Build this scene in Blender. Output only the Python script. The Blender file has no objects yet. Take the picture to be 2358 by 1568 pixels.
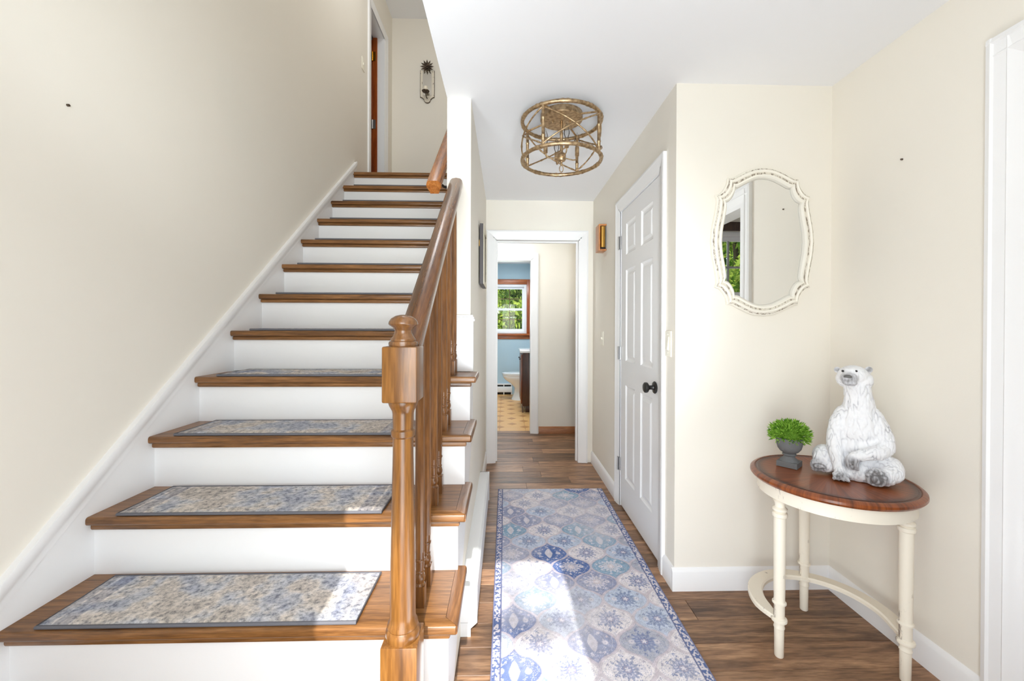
import bpy, bmesh, math, random
import numpy as np
from mathutils import Vector, Matrix, noise

random.seed(7)
R = math.radians
SC = bpy.context.scene
COL = SC.collection

# ------------------------------------------------------------------ camera
F, PPX, PPY, YAW, PITCH, ROLL, EYE = 949.7, 1188.46, 756.42, .0269, -.0048, -.0033, 1.2248
cam_d = bpy.data.cameras.new('camera'); cam = bpy.data.objects.new('camera', cam_d); COL.objects.link(cam)
cam_d.sensor_fit = 'HORIZONTAL'; cam_d.sensor_width = 36.0
cam_d.lens = F / 2358 * 36.0
cam_d.shift_x = (1179 - PPX) / 2358
cam_d.shift_y = (PPY - 784) / 2358
cam_d.clip_start = .02; cam_d.clip_end = 300
cy, sy = math.cos(YAW), math.sin(YAW); cp, sp = math.cos(PITCH), math.sin(PITCH); cr, sr = math.cos(ROLL), math.sin(ROLL)
right0 = Vector((cy, -sy, 0)); fwd0 = Vector((sy, cy, 0)); up0 = Vector((0, 0, 1))
fwd = fwd0 * cp + up0 * sp
up1 = up0 * cp - fwd0 * sp
right = right0 * cr - up1 * sr
up = right0 * sr + up1 * cr
cam.matrix_world = Matrix(((right.x, up.x, -fwd.x, 0), (right.y, up.y, -fwd.y, 0), (right.z, up.z, -fwd.z, EYE), (0, 0, 0, 1)))
right = up1 = None
SC.camera = cam

# ------------------------------------------------------------------ world, sun, daylight at the openings, exposure
SC.view_settings.view_transform = 'Standard'; SC.view_settings.look = 'None'
SC.view_settings.gamma = 1; SC.view_settings.use_curve_mapping = False
SC.view_settings.exposure = 0.05
SC.cycles.use_denoising = True
SC.cycles.max_bounces = 14; SC.cycles.diffuse_bounces = 8; SC.cycles.glossy_bounces = 5
SC.cycles.transparent_max_bounces = 16; SC.cycles.caustics_reflective = False; SC.cycles.caustics_refractive = False
SC.cycles.sample_clamp_indirect = 6
wd = bpy.data.worlds.new('sky'); SC.world = wd; wd.use_nodes = True
wn = wd.node_tree.nodes; wn.clear(); wl = wd.node_tree.links
sky = wn.new('ShaderNodeTexSky'); sky.sky_type = 'NISHITA'; sky.sun_disc = False
sky.sun_elevation = R(40); sky.sun_rotation = R(178); sky.air_density = 1.0; sky.dust_density = 1.5
bgn = wn.new('ShaderNodeBackground'); bgn.inputs[1].default_value = .28
wo = wn.new('ShaderNodeOutputWorld'); wl.new(sky.outputs[0], bgn.inputs[0]); wl.new(bgn.outputs[0], wo.inputs[0])

def light(name, typ, loc, direction, energy, color=(1, 1, 1), size=(1, 1), angle=None, spread=None):
    d = bpy.data.lights.new(name, typ); o = bpy.data.objects.new(name, d); COL.objects.link(o)
    d.energy = energy; d.color = color; o.location = loc
    o.rotation_euler = Vector(direction).to_track_quat('-Z', 'Y').to_euler()
    if typ == 'AREA':
        d.shape = 'RECTANGLE'; d.size, d.size_y = size
    if spread: d.spread = R(spread)
    if angle is not None: d.angle = angle
    return o
SUN_DIR = Vector((-.035, 1, -.839)).normalized()
light('sun', 'SUN', (0, -8, 9), SUN_DIR, 6.5, (1, .97, .92), angle=.010)
# sky light entering: open front door, added unseen side room window, bathroom window
COOL = (.88, .955, 1.0)
light('daylight_front_door', 'AREA', (-.04, -.34, 1.05), (0, 1, 0), 33, COOL, (.82, 2.0))
light('daylight_side_room', 'AREA', (4.9, .9, 1.35), (-1, .1, 0), 14, COOL, (2.0, 1.6))  # area light at an extra window opening, added out of view
light('daylight_bathroom', 'AREA', (-.03, 7.75, 1.55), (0, -1, 0), 9, COOL, (.8, .85))
# the photographer's bounced flash, and unseen fill lights added to brighten hall, stairs and rooms
light('bounce_flash', 'AREA', (.25, .05, 1.55), (0, .12, 1), 9.5, COOL, (.5, .4))
light('bounce_flash_low', 'AREA', (.35, .80, .22), (0, .8, .8), 3.8, COOL, (.5, .4))
light('hall_fill', 'AREA', (.30, .28, .82), (0, 1, .30), 3.9, COOL, (.3, .3), spread=50)  # added narrow beam that lifts the far hall
light('stair_fill', 'AREA', (-.75, .25, 1.75), (0, 1, .45), 5.2, COOL, (.3, .3), spread=80)  # added beam that brightens the stairs
light('fill_inner_hall', 'AREA', (-.3, 4.27, 2.34), (.1, 0, -1), 120, (.94, .975, 1), (.5, .4))  # unseen light added to brighten the inner hall
light('fill_bathroom', 'AREA', (.2, 6.2, 2.3), (0, 0, -1), 27, (.95, .98, 1), (.5, .5))  # unseen overhead fill added in the bathroom
light('fill_upstairs', 'AREA', (-.75, 3.2, 4.9), (0, .2, -1), 11, (.96, .98, 1), (.4, .4))  # fill added above the stairwell, out of view

# ------------------------------------------------------------------ materials
def lin(c):
    return tuple(((v / 255) / 12.92 if v / 255 <= .04045 else ((v / 255 + .055) / 1.055) ** 2.4) for v in c) + (1,)

def new_mat(name):
    m = bpy.data.materials.new(name); m.use_nodes = True
    n = m.node_tree.nodes; b = n['Principled BSDF']
    return m, n, m.node_tree.links, b

def paint(name, c, rough=.6, var=.03, bump=.02, bscale=180, spec=.35, metal=0, coat=0):
    m, n, l, b = new_mat(name)
    tc = n.new('ShaderNodeTexCoord'); no = n.new('ShaderNodeTexNoise'); no.inputs['Scale'].default_value = 3; no.inputs['Detail'].default_value = 4
    l.new(tc.outputs['Object'], no.inputs['Vector'])
    mx = n.new('ShaderNodeMix'); mx.data_type = 'RGBA'
    a = lin(c); mx.inputs['A'].default_value = tuple(v * (1 - var) for v in a[:3]) + (1,); mx.inputs['B'].default_value = tuple(min(1, v * (1 + var)) for v in a[:3]) + (1,)
    l.new(no.outputs['Fac'], mx.inputs['Factor']); l.new(mx.outputs['Result'], b.inputs['Base Color'])
    b.inputs['Roughness'].default_value = rough; b.inputs['Specular IOR Level'].default_value = spec; b.inputs['Metallic'].default_value = metal
    b.inputs['Coat Weight'].default_value = coat
    if bump:
        n2 = n.new('ShaderNodeTexNoise'); n2.inputs['Scale'].default_value = bscale; n2.inputs['Detail'].default_value = 3
        l.new(tc.outputs['Object'], n2.inputs['Vector'])
        bp = n.new('ShaderNodeBump'); bp.inputs['Strength'].default_value = bump; bp.inputs['Distance'].default_value = .004
        l.new(n2.outputs['Fac'], bp.inputs['Height']); l.new(bp.outputs['Normal'], b.inputs['Normal'])
    return m

def ramp(n, stops):
    r = n.new('ShaderNodeValToRGB'); e = r.color_ramp.elements
    while len(e) < len(stops): e.new(.5)
    for x, (p, c) in zip(e, stops): x.position = p; x.color = c
    return r

def wood(name, dark, mid, lightc, axis=0, scale=9, rough=.35, stretch=14, rnd=.0, coat=.15, spec=.4, fine=.5, world=False):
    m, n, l, b = new_mat(name)
    tc = n.new('ShaderNodeTexCoord'); oi = n.new('ShaderNodeObjectInfo')
    mul = n.new('ShaderNodeMath'); mul.operation = 'MULTIPLY'; mul.inputs[1].default_value = 37.0
    l.new(oi.outputs['Random'], mul.inputs[0])
    add = n.new('ShaderNodeVectorMath'); add.operation = 'ADD'
    l.new(tc.outputs['Object'], add.inputs[0]); l.new(mul.outputs[0], add.inputs[1])
    mp = n.new('ShaderNodeMapping'); s = [stretch] * 3; s[axis] = 1.0
    mp.inputs['Scale'].default_value = s; l.new(add.outputs[0], mp.inputs['Vector'])
    n1 = n.new('ShaderNodeTexNoise'); n1.inputs['Scale'].default_value = scale * .35; n1.inputs['Detail'].default_value = 7; n1.inputs['Distortion'].default_value = .6
    n1.inputs['Roughness'].default_value = .62
    l.new(mp.outputs[0], n1.inputs['Vector'])
    n2 = n.new('ShaderNodeTexNoise'); n2.inputs['Scale'].default_value = scale * 2.2; n2.inputs['Detail'].default_value = 5
    l.new(mp.outputs[0], n2.inputs['Vector'])
    rp = ramp(n, [(.28, lin(dark)), (.5, lin(mid)), (.72, lin(lightc))]); l.new(n1.outputs['Fac'], rp.inputs[0])
    mx = n.new('ShaderNodeMix'); mx.data_type = 'RGBA'; mx.blend_type = 'MULTIPLY'; mx.inputs['Factor'].default_value = fine
    r2 = ramp(n, [(.35, (.45, .42, .4, 1)), (.6, (1.1, 1.1, 1.1, 1))]); l.new(n2.outputs['Fac'], r2.inputs[0])
    l.new(rp.outputs[0], mx.inputs['A']); l.new(r2.outputs[0], mx.inputs['B'])
    out = mx.outputs['Result']
    if rnd:
        hs = n.new('ShaderNodeHueSaturation'); mr = n.new('ShaderNodeMapRange')
        mr.inputs['To Min'].default_value = 1 - rnd; mr.inputs['To Max'].default_value = 1 + rnd
        l.new(oi.outputs['Random'], mr.inputs['Value']); l.new(mr.outputs[0], hs.inputs['Value']); l.new(out, hs.inputs['Color']); out = hs.outputs[0]
    l.new(out, b.inputs['Base Color'])
    b.inputs['Roughness'].default_value = rough; b.inputs['Specular IOR Level'].default_value = spec; b.inputs['Coat Weight'].default_value = coat; b.inputs['Coat Roughness'].default_value = .25
    bp = n.new('ShaderNodeBump'); bp.inputs['Strength'].default_value = .12; bp.inputs['Distance'].default_value = .002
    l.new(n2.outputs['Fac'], bp.inputs['Height']); l.new(bp.outputs['Normal'], b.inputs['Normal'])
    return m

def metal(name, c, rough=.35, patina=None):
    m, n, l, b = new_mat(name)
    b.inputs['Metallic'].default_value = 1; b.inputs['Roughness'].default_value = rough
    if patina:
        tc = n.new('ShaderNodeTexCoord'); no = n.new('ShaderNodeTexNoise'); no.inputs['Scale'].default_value = 60; no.inputs['Detail'].default_value = 5
        l.new(tc.outputs['Object'], no.inputs['Vector'])
        r = ramp(n, [(.35, lin(patina)), (.6, lin(c))]); l.new(no.outputs['Fac'], r.inputs[0]); l.new(r.outputs[0], b.inputs['Base Color'])
    else: b.inputs['Base Color'].default_value = lin(c)
    return m

def distressed(name, c, worn, amount=.62, scale=14, rough=.5, edge=True):
    """painted wood with worn patches where the undercoat shows"""
    m, n, l, b = new_mat(name)
    tc = n.new('ShaderNodeTexCoord'); mp = n.new('ShaderNodeMapping'); mp.inputs['Scale'].default_value = (1, 1, .35)
    l.new(tc.outputs['Object'], mp.inputs['Vector'])
    no = n.new('ShaderNodeTexNoise'); no.inputs['Scale'].default_value = scale; no.inputs['Detail'].default_value = 9; no.inputs['Roughness'].default_value = .7
    l.new(mp.outputs[0], no.inputs['Vector'])
    r = ramp(n, [(amount - .02, (0, 0, 0, 1)), (amount + .06, (1, 1, 1, 1))]); l.new(no.outputs['Fac'], r.inputs[0])
    fac = r.outputs[0]
    if edge:
        g = n.new('ShaderNodeNewGeometry'); r3 = ramp(n, [(.40, (.75, .75, .75, 1)), (.47, (0, 0, 0, 1))]); l.new(g.outputs['Pointiness'], r3.inputs[0])
        ad = n.new('ShaderNodeMath'); ad.operation = 'ADD'; ad.use_clamp = True; l.new(r.outputs[0], ad.inputs[0]); l.new(r3.outputs[0], ad.inputs[1]); fac = ad.outputs[0]
    mx = n.new('ShaderNodeMix'); mx.data_type = 'RGBA'; mx.inputs['A'].default_value = lin(c); mx.inputs['B'].default_value = lin(worn)
    l.new(fac, mx.inputs['Factor']); l.new(mx.outputs['Result'], b.inputs['Base Color'])
    b.inputs['Roughness'].default_value = rough; b.inputs['Specular IOR Level'].default_value = .35
    return m

M = {}
M['wall'] = paint('beige wall paint', (236, 231, 221), .75, .012, .03, 260, .2)
M['ceiling'] = paint('white ceiling paint', (238, 239, 242), .85, .006, .02, 220, .15)
M['white'] = paint('white semigloss paint', (240, 240, 241), .35, .012, .03, 90, .4)
M['door_white'] = paint('white door paint', (236, 236, 237), .4, .01, .02, 120, .4)
M['blue'] = paint('light blue wall paint', (176, 200, 213), .75, .02, .02, 260, .2)
M['grey_room'] = paint('grey room paint', (205, 205, 208), .8, .02, 0)
M['tread'] = wood('oak tread', (82, 51, 26), (132, 90, 50), (158, 112, 68), 0, 9, .3, 16, .06)
M['tread_side'] = wood('oak return nosing', (80, 50, 26), (126, 84, 48), (152, 106, 64), 1, 9, .3, 16, .08)
M['newel'] = wood('maple newel', (82, 50, 20), (122, 80, 36), (144, 100, 50), 2, 6, .28, 14, .0, .3)
M['newel_dark'] = wood('dark stained newel turning', (76, 48, 26), (116, 78, 44), (140, 98, 60), 2, 6, .22, 10, .0, .4)
M['rail'] = wood('stained oak rail', (68, 40, 18), (110, 68, 32), (136, 90, 46), 1, 8, .25, 14, .0, .4)
M['wall_rail'] = wood('amber stained rail', (120, 62, 20), (174, 104, 44), (200, 130, 62), 1, 8, .25, 12, .0, .4)
M['baluster'] = wood('stained baluster', (78, 47, 22), (120, 78, 40), (144, 100, 56), 2, 8, .3, 14, .08, .2)
M['plank'] = wood('weathered plank', (84, 62, 48), (146, 110, 82), (192, 152, 116), 0, 7, .42, 9, .42, .05, .4, .6)
M['red_wood'] = wood('red stained pine trim', (130, 62, 24), (168, 90, 42), (188, 112, 60), 0, 7, .35, 12, .0, .2)
M['red_wood_v'] = wood('red stained pine jamb', (120, 50, 16), (160, 76, 28), (182, 98, 42), 2, 7, .3, 12, .0, .3)
M['base_wood'] = wood('brown pine baseboard', (120, 70, 36), (158, 100, 58), (176, 118, 72), 0, 7, .4, 12, .0, .1)
M['vanity'] = wood('espresso cabinet', (46, 26, 20), (66, 38, 30), (80, 48, 38), 2, 7, .3, 12, .0, .3)
M['vanity_front'] = wood('cherry cabinet door', (84, 42, 22), (120, 62, 34), (140, 78, 44), 2, 7, .3, 12, .0, .3)
M['chime_wood'] = wood('honey chime box', (168, 104, 54), (196, 130, 76), (214, 152, 98), 2, 8, .35, 10, .0, .2)
M['dark_wood'] = wood('dark brown cabinet wood', (50, 34, 26), (74, 54, 44), (92, 70, 58), 2, 7, .4, 10)
M['brass'] = metal('brass tube', (226, 178, 92), .28)
M['hinge_brass'] = metal('hinge brass', (214, 150, 40), .3)
M['steel'] = metal('satin nickel', (196, 196, 198), .35)
M['bronze'] = metal('aged gold bamboo', (200, 174, 138), .40, (150, 124, 94))
M['black_metal'] = paint('black metal', (26, 25, 24), .32, .1, 0, spec=.5)
M['cream_plastic'] = paint('ivory plastic', (242, 238, 224), .4, .01, 0)
M['heater'] = paint('white enamel heater', (232, 234, 236), .35, .01, .01, 60)
M['dark_void'] = paint('dark slot', (40, 38, 36), .8, .1, 0)
M['porcelain'] = paint('white porcelain', (238, 240, 242), .12, .005, 0, spec=.6, coat=.5)
M['vinyl'] = paint('white vinyl', (238, 240, 244), .4, .005, 0)
M['tile'] = paint('tan vinyl tile', (222, 174, 112), .35, .07, .02, 60, .4)
M['tile_dark'] = paint('brown tile inlay', (184, 132, 80), .35, .06, .02, 60, .4)
M['muntin'] = paint('brown muntin', (122, 92, 60), .5, .05, 0)
M['cream_table'] = distressed('distressed cream paint', (238, 230, 214), (132, 118, 106), .63, 20)
M['cream_frame'] = distressed('cream frame paint', (243, 239, 228), (150, 138, 122), .74, 40)
M['groove'] = distressed('worn silvered groove', (222, 216, 204), (140, 128, 114), .50, 110, .5, False)
M['stone'] = paint('grey stone pot', (112, 113, 114), .85, .25, .25, 90, .2)
M['frame_dark'] = paint('dark grey picture frame', (84, 80, 82), .5, .08, .02)
M['frame_face'] = distressed('silver leaf picture moulding', (206, 198, 180), (120, 108, 92), .6, 50)
M['picture_paper'] = paint('faded picture print', (196, 186, 168), .7, .2, 0)
M['binding'] = paint('grey mat binding', (106, 106, 112), .9, .08, .3, 500, .1)
M['concrete'] = paint('pale concrete', (196, 192, 184), .9, .06, .1, 60, .1)
M['lawn'] = paint('lawn', (96, 120, 56), .95, .25, .2, 30, .1)
M['bark'] = paint('bark', (96, 82, 66), .95, .2, .4, 30, .1)
M['candle'] = paint('ivory candle', (240, 232, 214), .5, .01, 0)
M['iron'] = metal('dark antique metal', (110, 96, 84), .45, (64, 54, 46))
M['sconce'] = distressed('silvered sconce', (226, 218, 202), (96, 84, 70), .60, 45)
M['rubber'] = paint('bear nose grey', (104, 102, 100), .55, .1, .1, 200)
M['eye'] = paint('bear eye black', (18, 16, 15), .15, 0, 0, spec=.6)

def mirror_mat(name, c, rough=.0):
    m, n, l, b = new_mat(name); b.inputs['Metallic'].default_value = 1; b.inputs['Roughness'].default_value = rough; b.inputs['Base Color'].default_value = c
    return m
M['mirror'] = mirror_mat('mirror silver', (.93, .94, .93, 1))
M['sconce_mirror'] = mirror_mat('sconce mirror', (.6, .58, .54, 1), .15)

def glass_mat(name, tint=(1, 1, 1, 1)):
    m = bpy.data.materials.new(name); m.use_nodes = True; n = m.node_tree.nodes; l = m.node_tree.links; n.clear()
    o = n.new('ShaderNodeOutputMaterial'); t = n.new('ShaderNodeBsdfTransparent'); g = n.new('ShaderNodeBsdfGlossy'); f = n.new('ShaderNodeFresnel'); mx = n.new('ShaderNodeMixShader')
    t.inputs[0].default_value = tint; g.inputs['Roughness'].default_value = .02; f.inputs[0].default_value = 1.3
    l.new(f.outputs[0], mx.inputs[0]); l.new(t.outputs[0], mx.inputs[1]); l.new(g.outputs[0], mx.inputs[2]); l.new(mx.outputs[0], o.inputs[0])
    return m
M['glass'] = glass_mat('window glass', (.97, .98, .97, 1))
M['bulb'] = glass_mat('clear bulb glass', (.93, .93, .93, 1))

def leaf_mat(name, a, b_, trans=.45):
    m = bpy.data.materials.new(name); m.use_nodes = True; n = m.node_tree.nodes; l = m.node_tree.links; n.clear()
    o = n.new('ShaderNodeOutputMaterial'); d = n.new('ShaderNodeBsdfDiffuse'); t = n.new('ShaderNodeBsdfTranslucent'); mx = n.new('ShaderNodeMixShader')
    g = n.new('ShaderNodeNewGeometry'); r = ramp(n, [(0, lin(a)), (1, lin(b_))]); l.new(g.outputs['Random Per Island'], r.inputs[0])
    l.new(r.outputs[0], d.inputs[0]); l.new(r.outputs[0], t.inputs[0]); mx.inputs[0].default_value = trans
    l.new(d.outputs[0], mx.inputs[1]); l.new(t.outputs[0], mx.inputs[2]); l.new(mx.outputs[0], o.inputs[0])
    return m
M['leaf'] = leaf_mat('tree leaf', (84, 126, 40), (190, 206, 96))
M['leaf_dark'] = leaf_mat('darker tree leaf', (70, 104, 48), (150, 172, 84))  # same leaf in darker greens
M['box_leaf'] = leaf_mat('boxwood leaf', (74, 126, 32), (170, 212, 90), .3)

def attr_mat(name, attr, rough=.95, bump=.3, bscale=700, noise_amt=.12):
    m, n, l, b = new_mat(name)
    a = n.new('ShaderNodeAttribute'); a.attribute_name = attr
    tc = n.new('ShaderNodeTexCoord'); no = n.new('ShaderNodeTexNoise'); no.inputs['Scale'].default_value = 420; no.inputs['Detail'].default_value = 2; l.new(tc.outputs['Object'], no.inputs['Vector'])
    mr = n.new('ShaderNodeMapRange'); mr.inputs['To Min'].default_value = 1 - noise_amt; mr.inputs['To Max'].default_value = 1 + noise_amt; l.new(no.outputs['Fac'], mr.inputs['Value'])
    mx = n.new('ShaderNodeMix'); mx.data_type = 'RGBA'; mx.blend_type = 'MULTIPLY'; mx.inputs['Factor'].default_value = 1
    l.new(a.outputs['Color'], mx.inputs['A']); l.new(mr.outputs[0], mx.inputs['B']); l.new(mx.outputs['Result'], b.inputs['Base Color'])
    b.inputs['Roughness'].default_value = rough; b.inputs['Specular IOR Level'].default_value = .1
    bp = n.new('ShaderNodeBump'); bp.inputs['Strength'].default_value = bump; bp.inputs['Distance'].default_value = .002
    n2 = n.new('ShaderNodeTexNoise'); n2.inputs['Scale'].default_value = bscale; l.new(tc.outputs['Object'], n2.inputs['Vector']); l.new(n2.outputs['Fac'], bp.inputs['Height']); l.new(bp.outputs['Normal'], b.inputs['Normal'])
    return m
M['rug'] = attr_mat('printed runner pile', 'pattern')

def mat_pile():
    m, n, l, b = new_mat('stair mat pile')
    tc = n.new('ShaderNodeTexCoord'); oi = n.new('ShaderNodeObjectInfo'); mu = n.new('ShaderNodeMath'); mu.operation = 'MULTIPLY'; mu.inputs[1].default_value = 23
    l.new(oi.outputs['Random'], mu.inputs[0]); ad = n.new('ShaderNodeVectorMath'); ad.operation = 'ADD'; l.new(tc.outputs['Object'], ad.inputs[0]); l.new(mu.outputs[0], ad.inputs[1])
    big = n.new('ShaderNodeTexNoise'); big.inputs['Scale'].default_value = 9; big.inputs['Detail'].default_value = 3; l.new(ad.outputs[0], big.inputs['Vector'])
    fin = n.new('ShaderNodeTexNoise'); fin.inputs['Scale'].default_value = 62; fin.inputs['Detail'].default_value = 8; fin.inputs['Roughness'].default_value = .75; l.new(ad.outputs[0], fin.inputs['Vector'])
    cb = ramp(n, [(.38, lin((170, 173, 184))), (.46, lin((194, 194, 197))), (.54, lin((208, 200, 192))), (.64, lin((190, 182, 174)))]); l.new(big.outputs['Fac'], cb.inputs[0])
    cf = ramp(n, [(.38, (.30, .32, .37, 1)), (.46, (.74, .75, .77, 1)), (.53, (1.0, 1.0, 1.0, 1)), (.62, (1.28, 1.27, 1.26, 1))]); l.new(fin.outputs['Fac'], cf.inputs[0])
    mx = n.new('ShaderNodeMix'); mx.data_type = 'RGBA'; mx.blend_type = 'MULTIPLY'; mx.inputs['Factor'].default_value = .85
    l.new(cb.outputs[0], mx.inputs['A']); l.new(cf.outputs[0], mx.inputs['B'])
    # woven stripes near both ends of the mat
    sx = n.new('ShaderNodeSeparateXYZ'); l.new(tc.outputs['Object'], sx.inputs[0]); ab = n.new('ShaderNodeMath'); ab.operation = 'ABSOLUTE'; l.new(sx.outputs[0], ab.inputs[0])
    st = ramp(n, [(.0, (1, 1, 1, 1)), (.342, (1, 1, 1, 1)), (.346, (1.3, 1.3, 1.3, 1)), (.352, (.62, .66, .78, 1)), (.37, (.74, .78, .9, 1)), (.39, (.62, .66, .76, 1)), (.396, (1.25, 1.25, 1.25, 1)), (.402, (.7, .74, .84, 1))]); l.new(ab.outputs[0], st.inputs[0])
    m2 = n.new('ShaderNodeMix'); m2.data_type = 'RGBA'; m2.blend_type = 'MULTIPLY'; m2.inputs['Factor'].default_value = .8
    l.new(mx.outputs['Result'], m2.inputs['A']); l.new(st.outputs[0], m2.inputs['B']); l.new(m2.outputs['Result'], b.inputs['Base Color'])
    b.inputs['Roughness'].default_value = .95; b.inputs['Specular IOR Level'].default_value = .05
    bp = n.new('ShaderNodeBump'); bp.inputs['Strength'].default_value = .6; bp.inputs['Distance'].default_value = .004
    n3 = n.new('ShaderNodeTexNoise'); n3.inputs['Scale'].default_value = 260; n3.inputs['Detail'].default_value = 4; l.new(ad.outputs[0], n3.inputs['Vector'])
    l.new(n3.outputs['Fac'], bp.inputs['Height']); l.new(bp.outputs['Normal'], b.inputs['Normal'])
    return m
M['mat_pile'] = mat_pile()

def tabletop_mat():
    m, n, l, b = new_mat('sunburst veneer')
    tc = n.new('ShaderNodeTexCoord'); sx = n.new('ShaderNodeSeparateXYZ'); l.new(tc.outputs['Object'], sx.inputs[0])
    an = n.new('ShaderNodeMath'); an.operation = 'ARCTAN2'; l.new(sx.outputs[1], an.inputs[0]); l.new(sx.outputs[0], an.inputs[1])
    ln = n.new('ShaderNodeVectorMath'); ln.operation = 'LENGTH'; cx = n.new('ShaderNodeCombineXYZ'); l.new(sx.outputs[0], cx.inputs[0]); l.new(sx.outputs[1], cx.inputs[1]); l.new(cx.outputs[0], ln.inputs[0])
    mu = n.new('ShaderNodeMath'); mu.operation = 'MULTIPLY'; mu.inputs[1].default_value = 14; l.new(an.outputs[0], mu.inputs[0])
    c2 = n.new('ShaderNodeCombineXYZ'); l.new(mu.outputs[0], c2.inputs[0]); l.new(ln.outputs['Value'], c2.inputs[1])
    no = n.new('ShaderNodeTexNoise'); no.inputs['Scale'].default_value = 2.2; no.inputs['Detail'].default_value = 7; l.new(c2.outputs[0], no.inputs['Vector'])
    r = ramp(n, [(.3, lin((98, 48, 18))), (.52, lin((136, 70, 30))), (.75, lin((162, 92, 44)))]); l.new(no.outputs['Fac'], r.inputs[0])
    # burnished dark line where the inlay meets the rim
    e = ramp(n, [(.0, (1, 1, 1, 1)), (.215, (1, 1, 1, 1)), (.236, (.28, .22, .2, 1)), (.246, (.3, .25, .22, 1)), (.254, (.9, .85, .8, 1))]); l.new(ln.outputs['Value'], e.inputs[0])
    mx = n.new('ShaderNodeMix'); mx.data_type = 'RGBA'; mx.blend_type = 'MULTIPLY'; mx.inputs['Factor'].default_value = 1
    l.new(r.outputs[0], mx.inputs['A']); l.new(e.outputs[0], mx.inputs['B']); l.new(mx.outputs['Result'], b.inputs['Base Color'])
    b.inputs['Roughness'].default_value = .3; b.inputs['Coat Weight'].default_value = .2
    return m
M['tabletop'] = tabletop_mat()

# ------------------------------------------------------------------ mesh helpers
WL = {}   # world location of roots

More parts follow.
